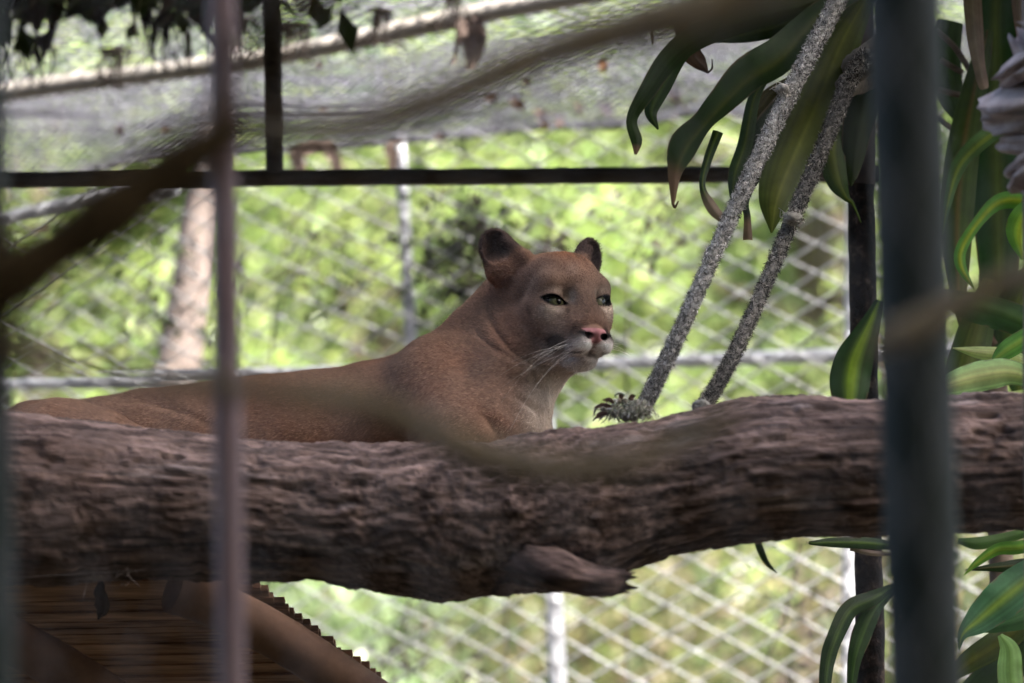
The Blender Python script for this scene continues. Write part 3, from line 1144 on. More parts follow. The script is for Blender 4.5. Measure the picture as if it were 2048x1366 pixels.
# ------------------------------------------------------------------ roof of hexagonal wire over the enclosure
def hex_net(poly_fn, x0, x1, y0, y1, a, r, zf, seed, sides=3):
    """honeycomb of wires over the rectangle, kept where poly_fn is true"""
    rng = np.random.default_rng(seed)
    w_, h_ = a * math.sqrt(3), a * 1.5
    segs = []
    ny = int((y1 - y0) / h_) + 1
    nx = int((x1 - x0) / w_) + 1
    for j in range(ny):
        cx = x0 + (np.arange(nx) + .5 * (j % 2)) * w_
        cy = np.full(nx, y0 + j * h_)
        for k in (0, 1, 2):
            t0, t1 = math.radians(90 + 60 * k), math.radians(90 + 60 * (k + 1))
            segs.append(np.stack([cx + a * math.cos(t0), cy + a * math.sin(t0), cx + a * math.cos(t1), cy + a * math.sin(t1)], -1))
    sg = np.vstack(segs)
    m = poly_fn((sg[:, 0] + sg[:, 2]) / 2, (sg[:, 1] + sg[:, 3]) / 2)
    sg = sg[m]

    def warp(x, y):
        q = np.stack([x, y, np.zeros_like(x)], -1)
        wx = (fbm(q * 2.2, 2, seed) - .5) * a * 1.5
        wy = (fbm(q * 2.2 + 5, 2, seed) - .5) * a * 1.5
        return np.stack([x + wx, y + wy, zf(x, y)], -1)
    p, q = warp(sg[:, 0], sg[:, 1]), warp(sg[:, 2], sg[:, 3])
    d = q - p
    d /= np.linalg.norm(d, axis=1)[:, None] + 1e-9
    u = np.cross(d, [0, 0, 1.0]); u /= np.linalg.norm(u, axis=1)[:, None] + 1e-9
    v = np.cross(u, d)
    rings = []
    for e in (p, q):
        for k in range(sides):
            an = 2 * math.pi * k / sides
            rings.append(e + (u * math.cos(an) + v * math.sin(an)) * r)
    V = np.stack(rings, 1).reshape(-1, 3)
    i = np.arange(len(p))[:, None] * sides * 2
    F = np.vstack([i + np.array([k, (k + 1) % sides, sides + (k + 1) % sides, sides + k]) for k in range(sides)])
    return Geo().add(V, F)


def edge_y(x):
    """where the roof meets the back fence"""
    return FA[1] + (x - FA[0]) / (FB[0] - FA[0]) * (FB[1] - FA[1])


def roof_z(x, y):
    q = np.stack([x, y, np.zeros_like(np.asarray(x, float))], -1)
    return ztop + .06 + (fbm(q * 1.6, 3, 12) - .5) * .16 - .03 * np.sin((y - 7.0) * 2.6) ** 2


roof = thing('mesh_roof', 'sagging hexagonal wire netting roof over the enclosure', 'roof', (0, 8.0, ztop))
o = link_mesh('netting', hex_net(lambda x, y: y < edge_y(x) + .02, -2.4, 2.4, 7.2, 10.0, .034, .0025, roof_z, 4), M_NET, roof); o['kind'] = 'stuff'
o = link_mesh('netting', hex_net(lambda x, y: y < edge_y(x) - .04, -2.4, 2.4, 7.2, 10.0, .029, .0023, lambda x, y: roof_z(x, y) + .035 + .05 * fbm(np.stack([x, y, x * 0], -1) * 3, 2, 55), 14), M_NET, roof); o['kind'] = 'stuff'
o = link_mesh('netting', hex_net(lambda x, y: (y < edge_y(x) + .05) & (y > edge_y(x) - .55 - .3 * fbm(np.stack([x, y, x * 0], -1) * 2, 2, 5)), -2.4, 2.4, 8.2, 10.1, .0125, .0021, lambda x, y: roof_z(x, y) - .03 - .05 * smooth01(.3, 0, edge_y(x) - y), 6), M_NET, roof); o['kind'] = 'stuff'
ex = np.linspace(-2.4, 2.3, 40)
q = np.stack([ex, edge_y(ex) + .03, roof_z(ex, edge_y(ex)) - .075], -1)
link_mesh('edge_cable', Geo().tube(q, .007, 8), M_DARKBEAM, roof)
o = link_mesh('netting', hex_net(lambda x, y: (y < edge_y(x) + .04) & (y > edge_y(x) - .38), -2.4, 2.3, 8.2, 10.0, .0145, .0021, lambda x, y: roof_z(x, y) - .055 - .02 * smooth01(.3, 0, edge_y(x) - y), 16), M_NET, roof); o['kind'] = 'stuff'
# second fold of netting lying over the pole's near side
PA, PB = P(-250, 237, 9.0), P(1330, -28, 7.85)


def pole_y(x):
    return PA[1] + (x - PA[0]) / (PB[0] - PA[0]) * (PB[1] - PA[1])


o = link_mesh('netting', hex_net(lambda x, y: (y < pole_y(x) - .01) & (y > pole_y(x) - .75), -2.4, 1.4, 6.9, 9.4, .0155, .0021, lambda x, y: roof_z(x, y) + .03, 8), M_NET, roof); o['kind'] = 'stuff'

# pale pole under the netting
pp = [PA + (PB - PA) * k + np.array([0, 0, .012 * math.sin(k * 9)]) for k in np.linspace(-.1, 1.15, 14)]
g = Geo().tube(spline(pp, 60), 0.0255 * (1 + .08 * (fbm(np.linspace(0, 14, 60)[:, None] * [1, 0, 0], 2, 4) - .5)), 12)
tag(link_mesh('roof_pole', g, M_BAMBOO), 'pale bare pole carrying the netting roof above the puma', 'pole')

# rags and dead leaves caught in the netting
M_RAG = mat('faded_rag', (.27, .20, .17), (.19, .135, .115), scale=(1, 1, .2), nscale=40, rough=.95, transl=.25)


def strip(g, pts, hwid, seed, n=14, across=4, curl=.3, c=None):
    """crumpled strip hanging along world points"""
    rng = np.random.default_rng(seed)
    q = spline(pts, n)
    T, _, _ = frames(q)
    side = np.cross(T, [0, 1.0, 0]) + rng.normal(0, .15, 3)
    side /= np.linalg.norm(side, axis=1)[:, None] + 1e-9
    nn = np.cross(side, T)
    hwv = np.interp(np.linspace(0, 1, n), np.linspace(0, 1, len(hwid)), hwid)
    V = []
    for i in range(n):
        for j in range(across + 1):
            a = j / across * 2 - 1
            V.append(q[i] + side[i] * a * hwv[i] * (1 + .12 * rng.normal()) + nn[i] * hwv[i] * curl * (math.sin(a * 4 + i * .35) + .2 * rng.normal()))
    i = np.arange(n - 1)[:, None] * (across + 1) + np.arange(across)[None, :]
    F = np.stack([i, i + 1, i + across + 2, i + across + 1], -1).reshape(-1, 4)
    g.add(V, F, c)


def rag(label, spec, seed):
    g = Geo()
    for k, (pts, wd) in enumerate(spec):
        strip(g, [P(*p) for p in pts], [x * S(pts[0][2]) for x in wd], seed + k)
    return tag(link_mesh('cloth_tie', g, M_RAG), label, 'cloth tie', 'cloth ties on the roof')


yk = pole_y(P(940, 50, 8.2)[0])
rag('pinkish cloth tie hanging from the pale roof pole', [([(925, 20, yk), (938, 60, yk - .03), (948, 100, yk), (942, 142, yk)], [22, 26, 20, 10]), ([(912, 30, yk), (916, 80, yk), (908, 130, yk)], [5, 6, 3]), ([(950, 22, yk - .03), (962, 70, yk - .03), (964, 100, yk)], [12, 13, 8])], 3)
ye = 9.15
rag('twin brown pink rags knotted at the roof edge beside the dark upright', [([(585, 300, ye), (597, 322, ye), (600, 352, ye)], [16, 14, 12]), ([(655, 285, ye), (668, 315, ye), (680, 350, ye)], [18, 14, 12]), ([(580, 300, ye), (620, 293, ye), (668, 286, ye)], [12, 16, 12])], 13)
rag('narrow rag hanging at the roof edge above the thin fence post', [([(778, 285, 9.05), (786, 318, 9.05), (785, 352, 9.05)], [13, 12, 9]), ([(772, 282, 9.05), (790, 280, 9.0), (800, 284, 9.0)], [6, 8, 6])], 23)

DEADS = [
    (980, 190, 14, .30, 'rust brown dead leaf in the netting left of the middle'), (1035, 205, 16, -.5, 'rust brown dead leaf folded at the roof edge above the puma'),
    (1085, 235, 20, .8, 'orange tinged dead leaf at the roof edge above the far ear'), (1120, 238, 15, -.3, 'small orange dead leaf at the roof edge'),
    (1215, 220, 18, .5, 'dark red dead leaf drooping from the roof edge'), (1205, 130, 16, 1.1, 'pinkish dead leaf lying on the netting near the dracaena'),
    (1052, 160, 9, .2, 'tiny brown dead leaf on the netting over the puma'), (880, 270, 14, 1.2, 'dark dead leaf hanging under the roof edge'),
    (240, 260, 14, 1.4, 'curled brown dead leaf hanging in the netting at the left'), (335, 262, 10, .3, 'small tan dead leaf in the netting behind the dark vine'),
    (640, 130, 9, 1.3, 'slim pink dead leaf hanging right of the dark upright'), (650, 225, 9, .2, 'pale pink dead leaf in the netting right of the dark upright'),
    (1350, 190, 17, .6, 'spiky grey brown dead leaf tuft at the roof edge by the leaves'), (1160, 215, 12, -.8, 'brown dead leaf between the orange one and the red one'),
]
for k, (px, py, sz, an, lb) in enumerate(DEADS):
    rr_ = np.random.default_rng(100 + k)
    g = Geo()
    x = P(px, py, 8.9)[0]
    Yd = min(edge_y(x) - .02, 1.6 / .25)
    # depth where the sight line meets the netting
    for _ in range(12):
        e = (P(px, py, 1.0) - CAM)[2]
        Yd = min((ztop - 1.6) / e, edge_y(P(px, py, Yd)[0]) - .02)
    col = [(.10, .055, .04), (.14, .07, .035), (.075, .042, .035), (.17, .115, .095)][k % 4]
    if 'orange' in lb: col = (.22, .10, .025)
    d = np.array([math.cos(an), math.sin(an)])
    pts = [P(px - d[0] * sz, py - sz * .9, Yd), P(px, py, Yd - .02), P(px + d[0] * sz * .7, py + sz * 1.1, Yd)]
    strip(g, pts, [sz * .25 * S(Yd), sz * .8 * S(Yd), sz * .1 * S(Yd)], 200 + k, 10, 4, .5, col)
    if 'tuft' in lb:
        for m_ in range(8):
            a = m_ * .8
            g.tube([P(px, py, Yd), P(px + math.cos(a) * 45, py + math.sin(a) * 38 + 10, Yd)], .0018, 3, (.16, .13, .10))
    tag(link_mesh('dead_leaf', g, M_DEAD), lb, 'dead leaf', 'dead leaves caught in the roof netting')

# leaf litter that has gathered on the roof: carried forward out of view to shade the timber frame
g = Geo()
rl = np.random.default_rng(31)


def litter_edge(x):
    return np.interp(x, [-4.5, -1.3, -.75, -.3, 0.0, .5, 4.5], [8.62, 8.42, 8.18, 7.74, 7.55, 7.4, 7.0])


cs = []
while len(cs) < 1100:
    x, y = rl.uniform(-3.2, 3.4), rl.uniform(5.9, 8.9)
    e = litter_edge(x) + (fbm([[x * 3, 3, 1]], 3, 9)[0] - .5) * .35
    if y > e - .12:
        continue
    hole = fbm([[x * .9, y * .9, 4]], 3, 15)[0]
    if hole > .70 and y < 7.2 and x > 1.0:
        continue
    cs.append((x, y, float(roof_z(np.array([x]), np.array([y]))[0]) + .05 + abs(rl.normal(0, .05))))
leaf_cloud(g, np.array(cs), .085, 90, .15, [(.03, .045, .015), (.05, .035, .02), (.025, .03, .012), (.06, .07, .02), (.04, .025, .015)], rl, .1)
o = link_mesh('leaf_litter', g, M_DEAD, smooth=False)
tag(o, 'dark leaf litter heaped on the netting roof', 'leaf litter', kind='stuff')
# clumps of it hanging through at the ragged edge
HANG = [(62, 118, 40, 'black ragged leaf clump hanging farthest left from the roof litter'), (232, 128, 30, 'thin forked leaf clump hanging over the pale pole'),
        (335, 85, 52, 'largest black leaf clump hanging left of the mauve pole'), (480, 70, 30, 'leaf clump drooping between the mauve pole and the dark upright'),
        (590, 75, 28, 'wispy leaf clump drooping right of the dark upright'), (905, 8, 22, 'small black clump hanging at the top above the cloth tie'),
        (760, 45, 24, 'twiggy clump trailing over the pale pole')]
for k, (px, py, sz, lb) in enumerate(HANG):
    rr_ = np.random.default_rng(300 + k)
    g = Geo()
    e = (P(px, py - sz, 1.0) - CAM)[2]
    Yd = (ztop + .03 - 1.6) / e
    for m_ in range(26):
        a = P(px + np.clip(rr_.normal(0, sz * .45), -sz, sz), py - sz * 1.0 + np.clip(rr_.normal(0, sz * .2), -.3 * sz, .3 * sz), Yd + np.clip(rr_.normal(0, .02), -.03, .03))
        L = abs(rr_.normal(.6, .5)) * sz * S(Yd) * 1.5
        dx = rr_.normal(0, .35)
        pts = [a, a + np.array([dx * L * .5, 0, -.5 * L]), a + np.array([dx * L * .4, 0, -L])]
        strip(g, pts, [.3 * sz * S(Yd) * .5, .5 * sz * S(Yd) * rr_.uniform(.05, .28), .001], 400 + m_ + 30 * k, 7, 2, .4, (.03, .022, .016))
    g.tube(spline([P(px - sz * 1.1, py - sz * .95, Yd), P(px, py - sz * 1.05, Yd - .01), P(px + sz * 1.1, py - sz * .9, Yd)], 9), .005, 6, (.03, .022, .016))
    for m_ in range(9):
        a = P(px + rr_.normal(0, sz * .5), py - sz, Yd)
        g.tube(spline([a, a + [rr_.normal(0, .03), 0, -.06], a + [rr_.normal(0, .05), 0, -.05 - sz * S(Yd) * 1.5]], 6), .0022, 4, (.03, .02, .015))
    tag(link_mesh('hanging_leaf_clump', g, M_DEAD), lb, 'leaf clump', 'leaf clumps hanging through the roof')

# dry creeper climbing the fence behind the puma's head
def creeper(label, cx, top, bot, wid, seed, n=60, Ypush=-.12, leafn=130, cols=((.06, .09, .03), (.05, .045, .03), (.10, .12, .04))):
    rr_ = np.random.default_rng(seed)
    base = fp(cx, top, -.05) * [1, 1, 0]
    t = thing('climbing_creeper', label, 'creeper', base, 'dry creepers on the back fence')
    g = Geo()
    for k in range(n):
        x0 = cx + rr_.normal(0, wid * .4)
        y0 = rr_.uniform(top, bot - 60)
        L = rr_.uniform(40, 190)
        a = rr_.uniform(-1.1, 1.1) + (math.pi / 2)
        x1, y1 = x0 + math.cos(a) * L, y0 + math.sin(a) * L
        pts = [fp(x0, y0, -.04), fp((x0 + x1) / 2 + rr_.normal(0, 14), (y0 + y1) / 2 - 8, -.05 + rr_.normal(0, .02)), fp(x1, y1, -.04)]
        g.tube(spline(pts, 8), np.linspace(.0022, .0010, 8), 3)
    # main stem down to the ground
    st = [fp(cx + 10, top - 30, -.045), fp(cx - 15, (top + bot) / 2, -.045), fp(cx - 60, bot, -.05), fp(cx - 90, bot + 300, -.06)]
    st.append(np.array([st[-1][0], st[-1][1], -.05]))
    g.tube(spline(st, 30), .0035, 6)
    o = link_mesh('stem', g, M_TWIG, t)
    g = Geo()
    c0 = np.array([fp(cx + rr_.normal(0, wid * .5), rr_.uniform(top, bot), -.05) for k in range(leafn // 8)])
    leaf_cloud(g, c0, .038, 11, .085, cols, rr_)
    link_mesh('foliage', g, M_DEAD, t, smooth=False)['kind'] = 'stuff'


M_TWIG = mat('dry_twig', (.07, .055, .05), (.14, .11, .10), nscale=30, rough=.9)
creeper('dark feathery creeper hanging behind the neck and near ear of the puma', 925, 385, 660, 85, 1, 150, leafn=330, cols=((.035, .055, .02), (.03, .026, .018), (.06, .075, .028)))
creeper('thin wiry creeper on the fence right of the far ear', 1330, 260, 480, 120, 2, 34, leafn=40, cols=((.14, .12, .09), (.10, .09, .07)))
creeper('straggling dark creeper on the fence left of the mauve pole', 300, 470, 700, 170, 3, 46, leafn=90)
creeper('sparse wiry creeper on the fence between mauve pole and thin post', 610, 390, 600, 110, 4, 36, leafn=40)
creeper('sparse dry creeper under the log beside the grey post', 800, 1210, 1366, 110, 5, 24, leafn=24, cols=((.14, .12, .09), (.10, .12, .07)))
creeper('wiry dry creeper under the log near the rusty post', 1580, 1110, 1340, 90, 6, 24, leafn=24, cols=((.16, .14, .11), (.10, .09, .07)))
creeper('brown tangled creeper bunched above the head of the puma', 1090, 470, 530, 60, 7, 30, leafn=60, cols=((.10, .07, .05), (.13, .09, .06)))

# ------------------------------------------------------------------ dark timber frame inside the enclosure
BY = 7.0
frame = thing('timber_frame', 'dark timber cross beam with its upright above the puma', 'frame', P(545, 360, BY))


def rough_beam(name, pts, r, parent, m, seed, n=70, sides=12, amp=.12, squash=1.0):
    q = spline(pts, n)
    T, N, B = frames(q)
    a = np.linspace(0, 2 * math.pi, sides, endpoint=False)
    tt = np.linspace(0, 1, n) * np.linalg.norm(q[-1] - q[0]) / r
    pp_ = np.stack([np.repeat(tt * .35, sides), np.tile(np.cos(a), n) * 1.6, np.tile(np.sin(a), n) * 1.6], -1)
    rr = r * (1 + amp * 2 * (fbm(pp_, 4, seed) - .5)).reshape(n, sides)
    ring = q[:, None] + rr[..., None] * (np.cos(a)[None, :, None] * N[:, None] * squash + np.sin(a)[None, :, None] * B[:, None])
    g = Geo()
    i = np.arange(n - 1)[:, None] * sides; j = np.arange(sides)[None, :]; k = (j + 1) % sides
    g.add(ring.reshape(-1, 3), np.stack([i + j, i + k, i + sides + k, i + sides + j], -1).reshape(-1, 4))
    for row, rev in ((0, False), (n - 1, True)):
        f = [[m_, (m_ + 1) % sides, sides, sides] for m_ in range(sides)]
        if not rev:
            f = [[b, a_, c, d] for a_, b, c, d in f]
        g.add(np.vstack([ring[row], q[row]]), f)
    return link_mesh(name, g, m, parent)


rough_beam('cross_beam', [P(-300, 361, BY), P(0, 360, BY), P(700, 355, BY), P(1480, 349, BY), P(1760, 347, BY)], .0180, frame, M_DARKBEAM, 4, 160)
rough_beam('upright', [P(543, -40, BY - .0), P(546, 150, BY), P(549, 346, BY)], .0195, frame, M_DARKBEAM, 5, 60)

a = P(-285, 361, BY)
rough_beam('post', [a * [1, 1, 0] + [0, 0, -.1], a * [1, 1, .5], a + [0, 0, .5]], .03, frame, M_DARKBEAM, 6, 40)
# ------------------------------------------------------------------ the great log
LY = 5.50
TOP = [(-420, 800), (-150, 805), (0, 814), (200, 838), (430, 862), (650, 880), (880, 884), (1000, 874), (1180, 850), (1300, 832), (1400, 816), (1480, 797), (1600, 791), (1780, 789), (2048, 786), (2300, 792), (2480, 800)]
BOT = [(-420, 1190), (-150, 1186), (0, 1180), (300, 1168), (480, 1164), (650, 1170), (760, 1192), (870, 1213), (960, 1203), (1080, 1190), (1190, 1180), (1260, 1152), (1320, 1122), (1450, 1098), (1600, 1082), (1800, 1076), (2048, 1066), (2300, 1064), (2480, 1064)]


def worley(p, seed=0):
    """distance gap between the two nearest cell points"""
    i = np.floor(p).astype(np.int64)
    d1 = np.full(len(p), 9.0); d2 = np.full(len(p), 9.0)
    for a in (-1, 0, 1):
        for b in (-1, 0, 1):
            for c in (-1, 0, 1):
                ic = i + np.array([a, b, c])
                n = (ic[:, 0] * 73856093) ^ (ic[:, 1] * 19349663) ^ (ic[:, 2] * 83492791) ^ (seed * 7919)
                j = []
                for s_ in (1, 2, 3):
                    m = (n * (1274126177 + 97 * s_)) & 0x7fffffff
                    m = ((m ^ (m >> 15)) * 668265263) & 0x7fffffff
                    j.append((m & 0xffff) / 65535.0)
                d = np.sqrt(((ic + np.stack(j, -1) - p) ** 2).sum(1))
                near = d < d1
                d2 = np.where(near, d1, np.minimum(d2, d))
                d1 = np.where(near, d, d1)
    return d2 - d1


def build_log():
    nx, na = 560, 150
    px = np.linspace(-420, 2480, nx)
    tx = np.interp(px, *np.array(TOP, float).T)
    bx = np.interp(px, *np.array(BOT, float).T)
    ker = np.hanning(19); ker /= ker.sum()
    tx = np.convolve(np.pad(tx, 9, 'edge'), ker, 'valid'); bx = np.convolve(np.pad(bx, 9, 'edge'), ker, 'valid')
    top = np.array([P(x, y, LY) for x, y in zip(px, tx)])
    bot = np.array([P(x, y, LY) for x, y in zip(px, bx)])
    ctr = (top + bot) / 2
    rad = (top[:, 2] - bot[:, 2]) / 2
    a = np.linspace(0, 2 * math.pi, na, endpoint=False)
    X = ctr[:, 0]
    U = np.repeat(X, na); A = np.tile(a, nx)
    q = np.stack([U, np.cos(A) * .135, np.sin(A) * .135], -1)
    # long wandering bark ridges: noise stretched along the log and swirled near the burl
    sw = np.exp(-((U + .03) / .28) ** 2)
    sx = .9 * sw
    bark = q * np.array([5, 62, 62]) + np.stack([0 * U, sx * np.sin(U * 24) * 2.0, sx * np.cos(U * 21) * 2.0], -1)
    r1 = 1 - np.abs(2 * fbm(bark, 4, 21) - 1)
    r2 = 1 - np.abs(2 * fbm(q * np.array([22, 130, 130]), 3, 22) - 1)
    big = fbm(q * 5.0, 3, 23) - .5
    flake = smooth01(.52, .60, fbm(q * np.array([14, 34, 34]) + 3, 3, 24))
    disp = .0065 * (r1 - .7) + .0035 * (r2 - .7) + .022 * big + .004 * (flake - .5)
    # plates parted by cracks
    pl = worley(bark * np.array([1.7, .55, .55]) + (fbm(q * 30, 2, 28)[:, None] - .5) * 1.4, 3)
    pl2 = worley(bark * np.array([5.5, 1.3, 1.3]) + (fbm(q * 50, 2, 29)[:, None] - .5) * 1.2, 4)
    crack = np.maximum(smooth01(.20, .02, pl), .6 * smooth01(.16, .02, pl2))
    disp -= .003 * crack
    # cracks and pits
    pit = smooth01(.70, .78, fbm(q * np.array([22, 40, 40]) + 8, 2, 26))
    disp -= .006 * pit
    R = np.repeat(rad, na) - .006 + disp
    V = np.stack([U, np.repeat(ctr[:, 1], na) + np.cos(A) * R * 1.02, np.repeat(ctr[:, 2], na) + np.sin(A) * R], -1)
    i = np.arange(nx - 1)[:, None] * na; j = np.arange(na)[None, :]; k = (j + 1) % na
    F = np.stack([i + j, i + k, i + na + k, i + na + j], -1).reshape(-1, 4)
    # colours of the bark itself: grey brown plates, redder wood where it has flaked
    f = fbm(bark * np.array([1.4, 1.1, 1.1]), 4, 31)
    c = np.array([.105, .073, .063]) * (1 - smooth01(.35, .7, f))[:, None] + np.array([.26, .182, .160]) * smooth01(.35, .7, f)[:, None]
    wood = smooth01(.58, .70, fbm(q * np.array([4, 10, 10]) + 2, 3, 33))
    c = c * (1 - .3 * wood[:, None]) + np.array([.16, .10, .078]) * .3 * wood[:, None]
    pale = smooth01(.62, .72, fbm(q * np.array([7, 26, 26]) + 7, 3, 34))
    c = c * (1 - .5 * pale[:, None]) + np.array([.34, .28, .27]) * .5 * pale[:, None]
    streak = smooth01(.48, .64, fbm(bark * np.array([1.5, 2.6, 2.6]) + 4, 3, 36))
    c *= (1.10 - .66 * streak)[:, None]
    c *= (1.03 - .25 * crack)[:, None]
    c *= (.65 + .6 * fbm(q * np.array([40, 190, 190]), 2, 37))[:, None]
    g = Geo().add(V, F, np.clip(c, .01, .8))
    for row, rev in ((0, 0), (nx - 1, 1)):
        f_ = np.array([[m, (m + 1) % na, na, na] for m in range(na)])
        if not rev: f_ = f_[:, [1, 0, 2, 3]]
        g.add(np.vstack([V[row * na:(row + 1) * na], ctr[row] + [0, 0, 0]]), f_, (.22, .13, .08))
    log = link_mesh('log', g, M_BARK)
    tag(log, 'thick rough barked log lying across the whole enclosure before the puma', 'log')
    # torn branch stub underneath
    q = spline([P(1010, 1105, LY - .02), P(1100, 1138, LY - .10), P(1190, 1160, LY - .12), P(1250, 1162, LY - .10)], 40)
    n, sd2 = 40, 26
    T, N, B = frames(q)
    an = np.linspace(0, 2 * math.pi, sd2, endpoint=False)
    tt = np.linspace(0, 1, n)
    base = np.interp(tt, [0, .35, .75, 1], [.055, .040, .029, .022])
    pn = np.stack([np.repeat(tt * 3, sd2), np.tile(np.cos(an), n) * 1.4, np.tile(np.sin(an), n) * 1.4], -1)
    rr = base[:, None] * (1 + .9 * (fbm(pn * [1.6, 2.2, 2.2], 4, 44) - .5)).reshape(n, sd2)
    ring = q[:, None] + rr[..., None] * (np.cos(an)[None, :, None] * N[:, None] * .8 + np.sin(an)[None, :, None] * B[:, None])
    jag = (fbm(np.stack([np.cos(an) * 2.5, np.sin(an) * 2.5, an * 0], -1), 3, 45) - .4) * .11
    for k_ in range(5):
        ring[n - 1 - k_] += T[-1] * (.8 * jag * (1 - k_ / 5))[:, None]
    V = ring.reshape(-1, 3)
    i = np.arange(n - 1)[:, None] * sd2; j = np.arange(sd2)[None, :]; k = (j + 1) % sd2
    F = np.stack([i + j, i + k, i + sd2 + k, i + sd2 + j], -1).reshape(-1, 4)
    cc = np.tile([.125, .085, .074], (len(V), 1)) * (.25 + 1.5 * smooth01(.25, .75, fbm(pn * [2.2, 8, 8], 3, 46)))[:, None] * (1 - .7 * smooth01(.78, .95, np.repeat(tt, sd2) + .16 * (fbm(pn * 3, 2, 47) - .5)))[:, None]
    g = Geo().add(V, F, cc)
    g.add(np.vstack([V[-sd2:], q[-1] - T[-1] * .03]), [[m, (m + 1) % sd2, sd2, sd2] for m in range(sd2)], (.06, .04, .03))
    link_mesh('branch_stub', g, M_BARK, log)
    # forked props carrying the two ends of the log
    for x_ in (-1.32, 1.12):
        k_ = int(np.argmin(np.abs(ctr[:, 0] - x_)))
        z_ = ctr[k_, 2] - rad[k_] * .7
        link_mesh('prop', Geo().tube(spline([(x_, LY, -.1), (x_ + .02, LY, z_ * .5), (x_, LY, z_)], 12), .07, 12), M_TREEBARK, log)
    return log


M_BARK = mat('rough_log_bark', (0, 0, 0), attr=True, nscale=70, attr_mix=.40, scale=(.25, 1, 1), rough=.95, spec=.12, bump=.8, bscale=110, bdist=.006)
build_log()

# board behind the log on which the puma lies
zb = P(0, 1075, 6.0)[2] + .004
t = thing('resting_platform', 'plank platform tucked behind the log under the puma', 'platform', (-.5, 6.05, zb))
for k in range(4):
    g = Geo().box((-.77, 5.82 + k * .145, zb - .014), (1.78, .138, .026))
    link_mesh('plank', g, M_SLAT, t, smooth=False)
for x in (-1.4, -.95, -.5):
    link_mesh('bearer', Geo().box((x, 5.90, zb - .05), (.06, .72, .04)), M_SLAT, t, smooth=False)

# ------------------------------------------------------------------ slatted shelter roof low at the left
SH = thing('slatted_shelter', 'slatted timber shelter roof seen from below at the lower left under the log', 'shelter', P(300, 1200, 5.9))


def sh_pt(px, k):
    """a point on the sloping underside: slat k counted from the log downwards"""
    return P(px, 1158 + 21.0 * k, 5.72 + .040 * k)


rs = np.random.default_rng(12)
for k in range(-4, 32):
    kk = k * .5
    L0 = -330 - 10 * kk
    R0 = 462 + 28.6 * kk + rs.normal(0, 4)
    a, b = sh_pt(L0, kk + .85 + rs.normal(0, .12)), sh_pt(R0, kk + rs.normal(0, .06))
    mid, d = (a + b) / 2, b - a
    L = np.linalg.norm(d); d /= L
    down = nrm(sh_pt(300, kk + 1) - sh_pt(300, kk)); down = nrm(down - d * np.dot(down, d))
    nn = np.cross(d, down)
    if nn[1] < 0: nn = -nn
    c = mid + nn * (.022 + .003 * (k % 2) + rs.uniform(-.003, .003))
    g = Geo().box(c, (L, .0215 + rs.uniform(-.003, .004), .011), np.array([d, down, nn]))
    link_mesh('slat', g, M_SLAT, SH, smooth=False)


def rafter(pts, r, seed):
    return rough_beam('rafter', pts, r, SH, M_POLE, seed, 60, 16, .10)


rafter([P(345, 1180, 5.66), P(435, 1212, 5.70), P(552, 1272, 5.78), P(676, 1352, 5.88), P(880, 1490, 6.05)], .039, 51)
rafter([P(-180, 1165, 5.62), P(-60, 1235, 5.64), P(40, 1290, 5.68), P(150, 1352, 5.74), P(330, 1470, 5.85)], .040, 52)
link_mesh('ridge_pole', Geo().tube(spline([P(-330, 1100, 5.74), P(100, 1100, 5.75), P(520, 1090, 5.75)], 20), .03, 12), M_POLE, SH)
for px, py, Y in ((880, 1500, 6.10), (330, 1480, 5.92), (-300, 1300, 6.02)):
    a = P(px, py, Y)
    link_mesh('leg', Geo().tube([a, a * [1, 1, 0] + [0, 0, -.1]], .03, 10), M_POLE, SH)
# withered leaf hanging in front of the slats
g = Geo()
strip(g, [P(203, 1150, 5.62), P(200, 1180, 5.61), P(206, 1215, 5.62), P(196, 1240, 5.62)], [2 * S(5.6), 12 * S(5.6), 15 * S(5.6), 1 * S(5.6)], 70, 12, 4, .5, (.06, .04, .03))
tag(link_mesh('withered_leaf', g, M_DEAD), 'small black withered leaf hanging before the shelter slats', 'dead leaf')
g = Geo()
rs = np.random.default_rng(4)
g.tube(spline([P(-40, 1162, 5.4), P(120, 1150, 5.4), P(290, 1141, 5.42)], 16), .0006, 3)
for k in range(14):
    a = P(rs.uniform(170, 260), rs.uniform(1135, 1165), 5.4)
    g.tube(spline([a, a + rs.normal(0, .012, 3), a + rs.normal(0, .018, 3)], 6), .0005, 3)
tag(link_mesh('dry_fibre', g, M_TWIG), 'dry fibres strung under the left end of the log', 'fibres', kind='stuff')

